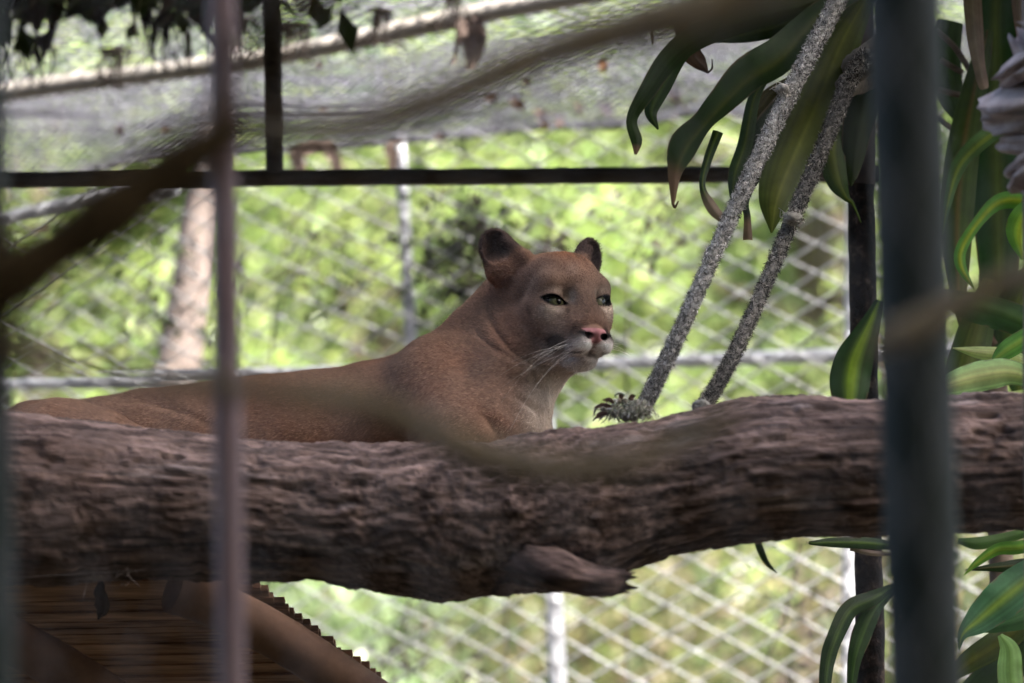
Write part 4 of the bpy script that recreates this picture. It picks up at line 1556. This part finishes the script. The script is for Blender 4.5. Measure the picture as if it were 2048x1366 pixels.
# ------------------------------------------------------------------ ropes
def rope(name_label, pts, r0, r1, seed, tone, fray=1.0, n=150):
    t = thing('rope', name_label, 'rope', P(*pts[-1]), 'shaggy ropes tied to the log')
    rs = np.random.default_rng(seed)
    q = spline([P(*p) for p in pts], n)
    T, N, B = frames(q)
    ln = np.concatenate([[0], np.cumsum(np.linalg.norm(np.diff(q, axis=0), axis=1))])
    rad = np.linspace(r0, r1, n)
    for k in range(3):
        ph = 2 * math.pi * k / 3 + ln / (r0 * 4.4) * 2 * math.pi
        c = q + (np.cos(ph)[:, None] * N + np.sin(ph)[:, None] * B) * (rad * .34)[:, None]
        wob = 1 + .22 * (fbm(np.stack([ln * 160, np.full(n, k * 9.0), ph * 0], -1), 2, seed) - .5)
        col = np.array(tone) * (.75 + .5 * fbm(np.stack([ln * 120, np.full(n, k * 5.0), ph * 0], -1), 2, seed + 3))[:, None]
        link_mesh('strand', Geo().tube(c, rad * .66 * wob, 9, col, jitter=.30), M_ROPE, t)
    # tufts of fibre standing out of the lay
    nf = int(22000 * fray * ln[-1] / .9)
    i = rs.integers(1, n - 1, nf)
    an = rs.uniform(0, 2 * math.pi, nf)
    o = np.cos(an)[:, None] * N[i] + np.sin(an)[:, None] * B[i]
    p = q[i] + o * (rad[i] * rs.uniform(.80, 1.05, nf))[:, None] + T[i] * rs.uniform(-.003, .003, nf)[:, None]
    d = o * rs.uniform(.1, .8, nf)[:, None] + T[i] * rs.normal(0, .9, nf)[:, None] + np.cross(T[i], o) * rs.normal(0, .8, nf)[:, None]
    d /= np.linalg.norm(d, axis=1)[:, None]
    L = rs.uniform(.004, .0115, nf)[:, None]
    s = np.cross(d, rs.normal(0, 1, (nf, 3))); s /= np.linalg.norm(s, axis=1)[:, None]
    wd = rs.uniform(.0003, .0009, nf)[:, None]
    V = np.stack([p - s * wd, p + s * wd, p + d * L * .6 + s * wd * .6 + o * L * .1, p + d * L], 1).reshape(-1, 3)
    tn = np.array(tone)[None] * rs.choice([.12, .3, .75, 1.2, 1.9], nf)[:, None]
    g = Geo().add(V, np.arange(nf)[:, None] * 4 + np.array([0, 1, 2, 3]), np.clip(np.repeat(tn, 4, 0), 0, .8))
    link_mesh('fibres', g, M_ROPE, t, smooth=False)['kind'] = 'stuff'
    return t


def tuft(label, px, py, Y, rad_px, n, seed, tones, flat=.6, name='rope_knot', group=None, L=(.012, .03), dirb=(0, 0, 0)):
    rs = np.random.default_rng(seed)
    c = P(px, py, Y)
    R = rad_px * S(Y)
    g = Geo()
    for k in range(3):                                    # the turns of the knot
        an = np.linspace(0, 2 * math.pi, 22)
        ax = nrm(rs.normal(0, 1, 3)); u = nrm(np.cross(ax, [.3, .2, 1])); v = np.cross(ax, u)
        g.tube(c + (np.cos(an)[:, None] * u + np.sin(an)[:, None] * v) * R * .5 * [1, 1, flat], R * .34, 8, np.array(tones[0]) * .8, caps=False, jitter=.25)
    for k in range(n):
        d = nrm(rs.normal(0, 1, 3) * [1, .8, flat] + np.array(dirb))
        a = c + d * R * rs.uniform(.3, .9)
        d = nrm(d * .35 + rs.normal(0, .7, 3) + np.array([0, 0, -.1]))
        l_ = rs.uniform(*L) * .55
        tn = np.array(tones[rs.integers(0, len(tones))]) * rs.uniform(.7, 1.2)
        pts = [a, a + d * l_ * .5 + rs.normal(0, .15, 3) * l_, a + d * l_ + rs.normal(0, .3, 3) * l_]
        pts[2] = pts[2] + rs.normal(0, .45, 3) * l_
        if rs.random() < .86:
            g.tube(spline(pts, 5), np.linspace(.0011, .0004, 5), 3, tn)
        else:
            strip(g, pts, [.0012, rs.uniform(.0012, .0036), .0004], seed * 1000 + k, 5, 2, .4, tn)
    return tag(link_mesh(name, g, M_ROPE), label, 'knot', group)


GREYROPE = (.47, .455, .435)
rope('thick pale shaggy rope slanting from the top down to the log, left of its twin',
     [(1712, -70, 5.92), (1655, 40, 5.90), (1590, 165, 5.86), (1520, 310, 5.81), (1445, 470, 5.75), (1370, 640, 5.70), (1318, 752, 5.67), (1288, 812, 5.655)], .0142, .0100, 1, GREYROPE)
rope('thinner darker grey rope slanting beside the hanging leaves, right of its twin',
     [(1735, 105, 6.02), (1700, 160, 6.01), (1670, 235, 6.0), (1625, 345, 5.97), (1582, 445, 5.93), (1530, 570, 5.86), (1470, 705, 5.76), (1428, 780, 5.70), (1398, 828, 5.66)], .0128, .0100, 2, (.21, .20, .185), .9)
tuft('small frayed tuft on the thick pale rope', 1566, 178, 5.84, 18, 60, 3, [(.40, .38, .35), (.3, .28, .25)], L=(.006, .018), dirb=(-.8, 0, -.1), group='frayed knots on the ropes')
tuft('frayed grey knot halfway down the darker rope', 1585, 437, 5.90, 24, 110, 4, [(.30, .29, .26), (.14, .12, .10), (.4, .38, .34)], L=(.008, .022), group='frayed knots on the ropes')
g = Geo()
rs = np.random.default_rng(15)
straw = [(.36, .35, .29), (.26, .28, .19), (.44, .42, .38), (.20, .21, .15), (.30, .25, .19)]
for k in range(150):
    x, y = 1246 + rs.normal(0, 21), 829 - abs(rs.normal(0, 11))
    y += ((x - 1248) / 50) ** 2 * 9
    a = P(x, y, 5.60 + rs.normal(0, .015))
    an = rs.normal(math.pi, 1.7)
    L = rs.uniform(.008, .022)
    d = np.array([math.cos(an), rs.normal(0, .35), abs(math.sin(an)) * .35])
    pts = [a, a + d * L * .5 + [0, 0, L * rs.uniform(0, .35)], a + d * L + [0, 0, -L * rs.uniform(0, .7)], a + d * L * 1.15 + [rs.normal(0, .3) * L, 0, -L * rs.uniform(.3, 1.0)]]
    g.tube(spline(pts, 9), np.linspace(rs.uniform(.0012, .0032), .0006, 9), 4, np.array(straw[rs.integers(0, 5)]) * rs.uniform(.5, 1.1))
for k in range(3):                                        # the last turns of the rope over the log
    x = 1262 + 9 * k
    g.tube(spline([P(x - 12, 838, 5.56), P(x - 4, 815, 5.585), P(x + 8, 806, 5.62), P(x + 18, 822, 5.66)], 12), .0062, 8, np.array([.17, .165, .14]) * rs.uniform(.7, 1.1), jitter=.6)
for k in range(420):                                      # loose fibre over the turns
    a = P(1272 + rs.normal(0, 16), 822 + rs.normal(0, 9), 5.555 + rs.normal(0, .012))
    d = rs.normal(0, 1, 3); d /= np.linalg.norm(d)
    L = rs.uniform(.004, .012)
    g.tube([a, a + d * L * .5 + rs.normal(0, .1, 3) * L, a + d * L], np.array([.0009, .0007, .0003]), 3, np.array(straw[rs.integers(0, 5)]) * rs.uniform(.4, 1.2))
for x, y, dx, dy in ((1222, 812, -34, 4), (1228, 806, -24, -6), (1240, 802, 4, -14), (1214, 826, -26, 12), (1258, 802, 14, -10)):
    strip(g, [P(x, y, 5.58), P(x + dx * .5, y + dy * .5 - 3, 5.58), P(x + dx, y + dy, 5.58)], [3 * S(5.6), 6 * S(5.6), .6 * S(5.6)], int(x), 7, 3, .5, (.10, .055, .042))
tag(link_mesh('rope_knot', g, M_ROPE), 'frayed straw knot with brown scraps where the thick rope meets the log', 'knot', 'frayed knots on the ropes')
tuft('frayed end of the darker rope on the log', 1402, 812, 5.63, 22, 60, 6, [(.30, .29, .26), (.2, .18, .15)], L=(.008, .02), group='frayed knots on the ropes')
# the darker rope is looped over the rusty post
g = Geo()
cz = P(1722, 140, 6.35)
for k in range(2):
    an = np.linspace(0, 2 * math.pi, 40)
    rr = .055 + .012 * k
    pts = np.stack([cz[0] + .012 + np.cos(an) * rr, cz[1] - .22 + np.sin(an) * rr * 1.1, cz[2] - .02 - k * .036 + .03 * np.cos(an)], -1)
    g.tube(pts, .0165, 10, np.array([.15, .13, .11]), caps=False, jitter=.2)
tag(link_mesh('rope_loop', g, M_ROPE), 'dark rope loops wound round the brown post at the top', 'rope loop')

# ------------------------------------------------------------------ rusty post at the right, its upper part sleeved
rp = thing('rusty_post', 'rusty flaking steel post behind the dark green pole', 'post', P(1722, 1887, 6.35) * [1, 1, 0])
lo, hi = P(1742, 1366, 6.35), P(1722, 380, 6.35)
dd = (hi - lo) / (hi[2] - lo[2])
rough_beam('shaft', [lo + dd * (-.05 - lo[2]), lo + dd * (1.8 - lo[2]), hi + dd * .05], .0265, rp, M_RUST, 61, 260, 18, .16)
rough_beam('sleeve', [P(1721, 372, 6.35), P(1719, 150, 6.35), P(1716, -90, 6.35)], .0295, rp, M_BROWNPOST, 62, 60, 18, .05)

# ------------------------------------------------------------------ dracaena plants
DG, DG2, YG, BR, BR2 = (.028, .060, .022), (.035, .075, .030), (.17, .22, .035), (.12, .075, .055), (.20, .145, .125)


def leaf(parent, pts, col=DG, stripe=YG, stripe_w=.22, tip=0.0, tipcol=BR, fold=.35, roll=0.0, seed=0, wave=.05, stripe2=None, n=40, na=16):
    """strap leaf: rows px, py, Y, half width in px"""
    rs = np.random.default_rng(seed)
    pts = np.asarray(pts, float)
    q = spline(pts, n)
    w3 = np.array([P(a, b, c) for a, b, c in q[:, :3]])
    hwid = np.maximum(q[:, 3] * .90, .4) * np.array([S(c) for c in q[:, 2]])
    T = np.gradient(w3, axis=0); T /= np.linalg.norm(T, axis=1)[:, None]
    vd = w3 - CAM; vd /= np.linalg.norm(vd, axis=1)[:, None]
    side = np.cross(T, vd); side /= np.linalg.norm(side, axis=1)[:, None] + 1e-9
    nn = np.cross(side, T)
    V, C = [], []
    ph = rs.uniform(0, 6)
    rs2 = rs.random(24)
    eb = fbm(np.arange(n)[:, None] * [.35, 0, 0], 2, seed)
    for i in range(n):
        v = i / (n - 1)
        ro = roll * math.sin(v * 3.1) + .15 * math.sin(v * 5 + ph)
        sd_ = side[i] * math.cos(ro) + nn[i] * math.sin(ro)
        nd = -side[i] * math.sin(ro) + nn[i] * math.cos(ro)
        for j in range(na + 1):
            a = j / na * 2 - 1
            wv = wave * math.sin(v * 26 + ph + (1.3 if a > 0 else 0)) * a * a
            V.append(w3[i] + sd_ * a * hwid[i] / max(.55, math.cos(ro)) + nd * hwid[i] * (fold * (abs(a) ** 1.3) + wv))
            c = np.array(col)
            s_ = math.exp(-(a / stripe_w) ** 2) if stripe is not None else 0
            fine = .5 + .5 * math.sin(a * 31 + ph)
            s_ = s_ * (.72 + .28 * fine)
            c = c * (1 - s_) + np.array(stripe if stripe is not None else col) * s_
            c = c * (.80 + .4 * rs2[j % 24])
            if abs(a) > .88 and eb[i] > .62:
                c = c * .35 + np.array(BR) * .65
            if tip:
                tt = np.clip((v - (1 - tip)) / (tip * .35 + 1e-6), 0, 1)
                c = c * (1 - tt) + np.array(tipcol) * tt
            C.append(c)
    i = np.arange(n - 1)[:, None] * (na + 1) + np.arange(na)[None, :]
    F = np.stack([i, i + 1, i + na + 2, i + na + 1], -1).reshape(-1, 4)
    return link_mesh('leaf', Geo().add(V, F, C), M_LEAF, parent)


def cane(parent, pts, r):
    return rough_beam('cane', pts, r, parent, M_CANE, 71, 80, 12, .10)


M_CANE = mat('dracaena_cane', (.10, .075, .055), (.19, .15, .12), scale=(1, 1, 3), nscale=20, rough=.9, bump=.4)
Yh = 6.10
hang = thing('dracaena', 'dracaena with long drooping dark leaves and brown tips hanging behind the ropes', 'plant', P(1800, 1887, 6.3) * [1, 1, 0], 'dracaena plants by the post')
bz = P(1805, 1887, 6.28); bz[2] = -.05
cane(hang, [bz, P(1815, 1100, 6.28), P(1800, 500, 6.28), P(1790, 60, 6.26), P(1780, -130, 6.22)], .022)
HL = [
    ([(1770, -60, 6.2, 6), (1632, 2, 6.14, 22), (1511, 34, 6.1, 30), (1405, 72, 6.08, 30), (1345, 116, 6.06, 26), (1300, 180, 6.05, 20), (1266, 236, 6.05, 13), (1274, 280, 6.05, 13), (1271, 309, 6.05, 3)], dict(tip=.1, roll=.5, stripe=None, col=(.034, .062, .024))),
    ([(1405, 74, 6.09, 12), (1361, 112, 6.09, 18), (1325, 172, 6.08, 22), (1302, 222, 6.08, 15), (1316, 259, 6.08, 2)], dict(stripe=(.075, .12, .03), fold=.5)),
    ([(1360, 40, 6.12, 20), (1378, 86, 6.12, 20), (1396, 118, 6.12, 20), (1416, 146, 6.12, 2)], dict(col=(.075, .042, .03), stripe=None, roll=.6)),
    ([(1416, 146, 6.12, 2.2), (1424, 136, 6.12, 2.2), (1424, 118, 6.12, 1)], dict(col=(.05, .035, .03), stripe=None)),
    ([(1790, -40, 6.2, 8), (1646, 22, 6.17, 20), (1560, 52, 6.15, 24), (1500, 66, 6.15, 22), (1430, 82, 6.15, 4)], dict(stripe=(.06, .09, .03), roll=.4)),
    ([(1780, -50, 6.18, 10), (1660, 14, 6.12, 26), (1610, 62, 6.10, 34), (1560, 118, 6.08, 42), (1495, 160, 6.06, 40), (1440, 215, 6.05, 30), (1408, 250, 6.05, 24), (1372, 296, 6.05, 34), (1352, 345, 6.05, 16), (1346, 410, 6.05, 3)], dict(tip=.16, roll=.7, stripe=(.09, .11, .035), fold=.45)),
    ([(1346, 408, 6.05, 3), (1350, 414, 6.05, 3), (1357, 402, 6.05, 1.5)], dict(col=BR, stripe=None)),
    ([(1436, 262, 6.07, 12), (1415, 320, 6.07, 10), (1405, 372, 6.06, 7), (1424, 414, 6.06, 13), (1449, 443, 6.06, 8)], dict(tip=.46, tipcol=BR2, stripe=(.13, .19, .04), fold=.5)),
    ([(1530, 160, 6.1, 8), (1507, 200, 6.1, 14), (1490, 286, 6.1, 17), (1470, 348, 6.09, 16), (1465, 400, 6.09, 5), (1466, 420, 6.09, 1)], dict(stripe=(.10, .14, .03))),
    ([(1700, 20, 6.2, 20), (1640, 150, 6.17, 40), (1588, 220, 6.15, 48), (1535, 280, 6.13, 44), (1500, 350, 6.12, 26), (1490, 400, 6.1, 10), (1495, 435, 6.1, 8), (1496, 480, 6.1, 11)], dict(tip=.17, col=(.018, .034, .016), stripe=None, roll=.3)),
    ([(1740, -20, 6.18, 20), (1680, 80, 6.16, 48), (1630, 200, 6.14, 62), (1578, 320, 6.12, 56), (1550, 400, 6.1, 36), (1543, 466, 6.1, 2)], dict(stripe=(.15, .17, .035), stripe_w=.5, col=(.065, .095, .025), fold=.25)),
    ([(1725, 90, 6.25, 16), (1685, 210, 6.22, 32), (1664, 292, 6.2, 32), (1674, 358, 6.18, 24), (1692, 394, 6.16, 9), (1706, 408, 6.16, 4), (1722, 445, 6.15, 1.5)], dict(stripe=(.15, .18, .04), stripe_w=.35, col=(.04, .08, .025))),
    ([(1600, 150, 6.2, 8), (1545, 185, 6.2, 16), (1520, 215, 6.2, 20), (1490, 238, 6.2, 3)], dict(col=(.09, .075, .03), stripe=None)),
    ([(1760, -80, 6.22, 16), (1600, -20, 6.2, 26), (1480, 4, 6.2, 24), (1380, 20, 6.2, 16), (1310, 50, 6.2, 6), (1305, 88, 6.2, 2)], dict(tip=.2, stripe=None, col=(.05, .065, .03))),
    ([(1700, -60, 6.25, 20), (1620, 40, 6.24, 34), (1570, 90, 6.22, 26), (1520, 110, 6.22, 3)], dict(stripe=(.07, .10, .03), col=(.05, .07, .03))),
    ([(1770, 60, 6.22, 12), (1740, 160, 6.2, 36), (1716, 260, 6.2, 34), (1706, 340, 6.2, 16), (1702, 372, 6.2, 2)], dict(stripe=None, col=(.03, .05, .02))),
    ([(1760, 600, 6.28, 10), (1735, 660, 6.26, 28), (1708, 725, 6.25, 44), (1700, 790, 6.24, 40), (1702, 850, 6.24, 10)], dict(stripe=(.22, .34, .03), stripe_w=.28, col=(.035, .085, .03))),
    ([(1800, 1092, 6.2, 8), (1735, 1086, 6.15, 13), (1670, 1085, 6.12, 11), (1626, 1086, 6.1, 5), (1614, 1085, 6.1, 2)], dict(tip=.12, tipcol=(.45, .4, .36), stripe=(.12, .2, .04), fold=.3)),
    ([(1800, 1110, 6.2, 3), (1745, 1106, 6.15, 6), (1700, 1098, 6.15, 4)], dict(col=BR2, stripe=None)),
    ([(1790, 1170, 6.2, 6), (1745, 1198, 6.15, 18), (1700, 1222, 6.12, 20), (1670, 1282, 6.1, 18), (1656, 1330, 6.1, 16), (1648, 1410, 6.1, 10)], dict(stripe=(.08, .13, .035), roll=.5)),
    ([(1790, 1180, 6.22, 6), (1752, 1215, 6.18, 18), (1725, 1270, 6.16, 22), (1708, 1330, 6.15, 14), (1700, 1420, 6.15, 6)], dict(stripe=(.07, .14, .04), roll=.4)),
    ([(1512, 1070, 5.62, 6), (1520, 1098, 5.62, 8), (1532, 1124, 5.62, 6), (1554, 1146, 5.62, 1)], dict(stripe=None, col=(.035, .06, .02))),
]
for k, (pts, kw) in enumerate(HL):
    kw['col'] = tuple(.6 * x for x in kw.get('col', DG))
    if kw.get('stripe', YG) is not None and k not in (16,):
        kw['stripe'] = tuple(.62 * x for x in kw.get('stripe', YG))
    leaf(hang, pts, seed=40 + k, **kw)

tall = thing('dracaena', 'dracaena with broad striped leaves standing right of the dark green pole', 'plant', P(2010, 1887, 6.5) * [1, 1, 0], 'dracaena plants by the post')
bz = P(2015, 1887, 6.55); bz[2] = -.05
cane(tall, [bz, P(2005, 1250, 6.55), P(1995, 900, 6.55), P(1982, 500, 6.55), P(1980, -100, 6.5)], .024)
TL_ = [
    ([(2000, -120, 6.44, 20), (1990, 60, 6.42, 46), (1992, 240, 6.42, 56), (1996, 420, 6.42, 54), (2000, 600, 6.42, 36), (2004, 720, 6.42, 4)], dict(stripe=(.10, .13, .035), stripe_w=.30, col=(.022, .055, .028), fold=.2)),
    ([(1975, 60, 6.4, 14), (1950, 170, 6.38, 28), (1926, 300, 6.37, 38), (1914, 440, 6.37, 38), (1916, 560, 6.37, 24), (1922, 660, 6.37, 3)], dict(stripe=(.17, .11, .06), stripe_w=.14, col=(.05, .085, .025))),
    ([(2060, 190, 6.3, 10), (2010, 248, 6.28, 18), (1950, 296, 6.26, 20), (1915, 340, 6.26, 17), (1894, 410, 6.26, 9), (1884, 470, 6.26, 2)], dict(stripe=(.20, .27, .04), stripe_w=.3, col=(.05, .11, .035), roll=.4)),
    ([(2110, 420, 6.2, 18), (2046, 402, 6.2, 20), (1998, 405, 6.2, 18), (1960, 440, 6.2, 13), (1926, 492, 6.2, 13), (1922, 530, 6.2, 12), (1950, 582, 6.2, 1)], dict(stripe=(.42, .50, .05), stripe_w=.34, col=(.08, .22, .05), roll=.3)),
    ([(2110, 400, 6.15, 20), (2062, 425, 6.15, 32), (2040, 465, 6.15, 30), (2046, 520, 6.15, 4)], dict(stripe=(.40, .5, .04), stripe_w=.4, col=(.10, .26, .04))),
    ([(1938, -100, 6.3, 22), (1944, 0, 6.29, 21), (1950, 73, 6.28, 19), (1958, 128, 6.27, 14), (1967, 168, 6.27, 12), (1970, 178, 6.27, 7)], dict(col=(.17, .125, .115), stripe=(.24, .19, .175), stripe_w=.3, tip=.3, tipcol=(.26, .19, .17))),
    ([(2030, -90, 6.3, 16), (2036, 0, 6.3, 15), (2042, 60, 6.3, 12), (2043, 96, 6.3, 5)], dict(col=(.14, .09, .085), stripe=(.2, .15, .14))),
    ([(2090, 775, 6.12, 10), (2030, 748, 6.1, 28), (1970, 752, 6.08, 34), (1905, 768, 6.06, 26), (1850, 790, 6.06, 2)], dict(stripe=(.62, .66, .30), stripe_w=.6, col=(.24, .42, .20))),  # sunlight on this leaf is put into its pale stripe colour
    ([(2080, 735, 6.16, 10), (2020, 712, 6.15, 16), (1960, 706, 6.14, 14), (1905, 696, 6.14, 1)], dict(stripe=(.70, .72, .42), stripe_w=.8, col=(.36, .50, .24))),
    ([(2120, 640, 6.14, 14), (2060, 672, 6.13, 22), (2010, 702, 6.12, 20), (1980, 728, 6.12, 2)], dict(stripe=(.22, .34, .06), stripe_w=.3, col=(.07, .20, .04))),
    ([(1880, 590, 6.24, 14), (1930, 606, 6.22, 30), (1995, 622, 6.22, 36), (2060, 648, 6.22, 30), (2110, 670, 6.22, 8)], dict(stripe=(.06, .12, .03), stripe_w=.3, col=(.025, .065, .02), roll=.3)),
    ([(1985, 560, 6.36, 20), (1950, 660, 6.35, 40), (1925, 760, 6.34, 44), (1910, 850, 6.34, 24)], dict(stripe=(.13, .15, .04), stripe_w=.5, col=(.05, .085, .03))),
    ([(1990, 690, 6.38, 8), (1960, 660, 6.38, 13), (1935, 690, 6.38, 9), (1920, 740, 6.38, 1)], dict(col=(.12, .08, .07), stripe=None)),
    ([(2090, 520, 6.40, 20), (2040, 600, 6.40, 44), (2030, 690, 6.40, 46), (2040, 780, 6.40, 20)], dict(stripe=(.16, .19, .04), stripe_w=.4, col=(.04, .075, .03))),
    ([(1900, 40, 6.5, 30), (1885, 110, 6.5, 40), (1900, 190, 6.5, 30), (1920, 250, 6.5, 3)], dict(stripe=None, col=(.03, .055, .025))),
    # below the log
    ([(2070, 1060, 6.16, 10), (2010, 1076, 6.15, 12), (1955, 1086, 6.14, 14), (1915, 1082, 6.14, 6)], dict(stripe=None, col=(.05, .10, .03))),
    ([(2110, 1080, 6.1, 10), (2040, 1096, 6.08, 15), (1995, 1100, 6.08, 13), (1955, 1125, 6.08, 8), (1928, 1150, 6.08, 1)], dict(stripe=(.22, .32, .04), stripe_w=.4, col=(.07, .18, .03), roll=.3)),
    ([(2130, 1130, 6.14, 10), (2060, 1130, 6.13, 16), (1995, 1134, 6.12, 10), (1930, 1140, 6.12, 1)], dict(stripe=(.13, .11, .06), stripe_w=.2, col=(.02, .035, .018))),
    ([(2150, 1100, 6.12, 16), (2070, 1150, 6.10, 40), (2010, 1196, 6.08, 44), (1960, 1238, 6.07, 32), (1926, 1268, 6.06, 12), (1918, 1300, 6.06, 1)], dict(stripe=(.20, .30, .04), stripe_w=.22, col=(.045, .12, .065), fold=.25)),
    ([(2150, 1180, 6.18, 14), (2070, 1228, 6.17, 24), (2010, 1250, 6.16, 16), (1950, 1264, 6.16, 2)], dict(stripe=None, col=(.05, .12, .05))),
    ([(2130, 1190, 6.22, 14), (2050, 1245, 6.21, 26), (1990, 1290, 6.2, 30), (1930, 1330, 6.2, 22), (1890, 1370, 6.2, 2)], dict(stripe=(.13, .13, .03), stripe_w=.4, col=(.05, .07, .022), fold=.3)),
    ([(2000, 1270, 6.0, 6), (2018, 1300, 6.0, 22), (2020, 1350, 6.0, 28), (2030, 1420, 6.0, 24)], dict(stripe=(.20, .34, .10), stripe_w=.3, col=(.26, .42, .18), fold=.2)),
    ([(2150, 1230, 6.26, 18), (2080, 1290, 6.25, 36), (2000, 1340, 6.25, 40), (1930, 1400, 6.25, 30)], dict(stripe=None, col=(.025, .045, .02))),
]
for k, (pts, kw) in enumerate(TL_):
    if kw.get('stripe', YG) is not None:
        kw['stripe'] = tuple(.78 * x for x in kw.get('stripe', YG))
    leaf(tall, pts, seed=140 + k, **kw)
# leaf stalks showing in the gap beside the pole
g = Geo()
for pts in ([(1870, 60), (1910, 95), (1945, 150)], [(1880, 120), (1925, 145)], [(1875, 180), (1920, 190)], [(1872, 235), (1905, 258)]):
    g.tube(spline([P(x, y, 6.45) for x, y in pts], 10), .006, 6)
link_mesh('leaf_stalks', g, M_CANE, tall)['kind'] = 'stuff'

# pale ringed trunk at the right edge
M_COLLAR = mat('sun bleached bark'.replace(' ', '_'), (.52, .44, .43), (.24, .18, .17), nscale=26, rough=.9, bump=.5)  # pale tone stands in for sunlight falling on the collars
rt = thing('ringed_trunk', 'pale ringed trunk with stubby bark collars at the right edge', 'tree', P(2100, 1887, 5.2) * [1, 1, 0])
a, b = P(2095, 1366, 5.2), P(2085, 0, 5.2)
dd = (b - a) / (b[2] - a[2])
rough_beam('trunk', [a + dd * (-.05 - a[2]), a, b, b + dd * .3], .034, rt, M_PALEBARK, 81, 90, 16, .1)
rs = np.random.default_rng(3)
for py, r0, h, ln in ((70, .045, 34, 0), (112, .076, 40, 6), (160, .080, 24, 4), (207, .085, 58, 10), (272, .077, 52, 8), (340, .050, 50, 0), (400, .042, 44, 0)):
    c = P(2092 + rs.normal(0, 9), py, 5.2 + rs.normal(0, .02))
    hh_ = h * S(5.2)
    n_ = 8
    tz = np.linspace(-.5, .5, n_)
    pts = np.stack([c[0] + tz * rs.normal(0, .016), c[1] + tz * rs.normal(0, .012), c[2] + tz * hh_], -1)
    prof = r0 * (1 - .12 * np.abs(tz * 2) ** 5) * (1 + .10 * rs.normal(0, 1, n_))
    link_mesh('bark_collar', Geo().tube(pts, prof, 18, jitter=.22), M_COLLAR, rt)

# ------------------------------------------------------------------ out of focus bars and vines close to the camera
def pole(name, label, cat, a, b, r, m, foot=True, rings=()):
    """upright through two sight points, carried down to the ground and up past the roof line"""
    d = (a - b) / (a[2] - b[2])
    lo = b + d * (-.1 - b[2]); hi = a + d * (ztop - .05 - a[2])
    t = thing(name, label, cat, lo * [1, 1, 0])
    link_mesh('shaft', Geo().tube(spline([lo, hi], 20), r, 24), m, t)
    for px in rings:
        k = b + d * (px - b[2])
        link_mesh('collar', Geo().tube([k - d * .03, k + d * .03], r * 1.035, 24), m, t)
    return t


pole('dark_green_pole', 'broad dark green grey steel pole blurred at the right', 'pole', P(1808, 0, 3.55), P(1852, 1366, 3.62), .0395, M_POST, rings=(P(1843, 1090, 3.6)[2],))
pole('mauve_pole', 'slim mauve painted pole blurred left of the puma', 'pole', P(443, 0, 3.5), P(463, 1366, 3.58), .0150, M_MAUVE)
pole('blue_grey_pole', 'dark blue grey pole blurred along the left edge', 'pole', P(-22, 350, 3.1), P(-8, 1366, 3.1), .018, M_POST)


def vine(label, pts, m, seed, cat='vine'):
    q = spline(np.array(pts, float), 60)
    w3 = np.array([P(a, b, c) for a, b, c in q[:, :3]])
    r = q[:, 3] * np.array([S(c) for c in q[:, 2]])
    r = r * (1 + .35 * (fbm(np.linspace(0, 12, 60)[:, None] * [1, 0, 0], 2, seed) - .5))
    return tag(link_mesh('vine', Geo().tube(w3, r, 14, jitter=.08), m), label, cat, 'vines on the near fence')


V1 = 1.85
V2 = 2.4
vine('thick dark brown vine climbing from the left edge to the mauve pole', [(-140, 650, V1, 80), (0, 572, V1, 84), (150, 475, V1, 84), (300, 370, V1, 78), (400, 300, V1, 68), (470, 262, V1, 50), (540, 255, V1, 30), (600, 258, V1, 14)], M_VINE_D, 1)
vine('tan vine rising from the mauve pole to the top behind the leaves', [(440, 262, V2 + .06, 22), (520, 256, V2 + .05, 30), (600, 262, V2, 30), (740, 245, V2, 32), (900, 190, V2, 36), (1060, 120, V2, 42), (1230, 65, V2, 46), (1400, 20, V2, 52), (1560, -40, V2, 50), (1700, -120, V2, 50)], M_VINE_O, 2)
vine('short dark vine running up beside the mauve pole to the top', [(455, 290, V1 + .05, 26), (452, 190, V1 + .05, 24), (480, 100, V1 + .05, 22), (560, 30, V1, 30), (660, -20, V1, 40), (800, -120, V1, 40)], M_VINE_D, 6)
vine('olive vine sagging across the body of the puma and the log', [(-120, 640, V2 - .04, 34), (0, 690, V2 - .04, 34), (180, 735, V2 - .04, 24), (380, 765, V2 - .04, 25), (560, 785, V2 - .04, 27), (720, 805, V2, 30), (860, 865, V2, 34), (980, 915, V2, 36), (1120, 940, V2, 36), (1250, 925, V2, 34), (1370, 880, V2, 24), (1480, 815, V2, 14)], M_VINE_O, 3)
vine('brown vine crossing the dark green pole', [(1730, 705, 2.6, 12), (1780, 680, 2.6, 26), (1860, 640, 2.6, 32), (1950, 590, 2.6, 30), (2048, 552, 2.6, 30), (2200, 480, 2.6, 30)], M_VINE_B if 0 else M_VINE_O, 4)
vine('dark vine down the left edge', [(-60, 380, V1 + .05, 30), (-10, 520, V1 + .05, 44), (-5, 640, V1 + .05, 44), (-30, 760, V1 + .05, 34), (-120, 900, V1 + .05, 30)], M_VINE_D, 5)

M_NEARWIRE = mat('dull_wire', (.10, .10, .108), (.14, .14, .148), nscale=20, rough=.6)
# near fence of woven wire in front of the camera
nf = thing('wire_fence', 'blurred diamond wire fence right before the camera', 'fence', (0, 2.3, 0))
g = diamond_wires(np.array([-1.3, 2.3, 0]), np.array([1.0, 0, 0]), np.array([0, -1.0, 0]), 2.6, .02, 3.4, .058, .104, .0007, .012, 9)
o = link_mesh('wire_mesh', g, M_NEARWIRE, nf); o['kind'] = 'stuff'
for z in (.04, 3.42):
    link_mesh('rail', Geo().tube([(-1.4, 2.3, z), (1.4, 2.3, z)], .02, 10), M_POST, nf)
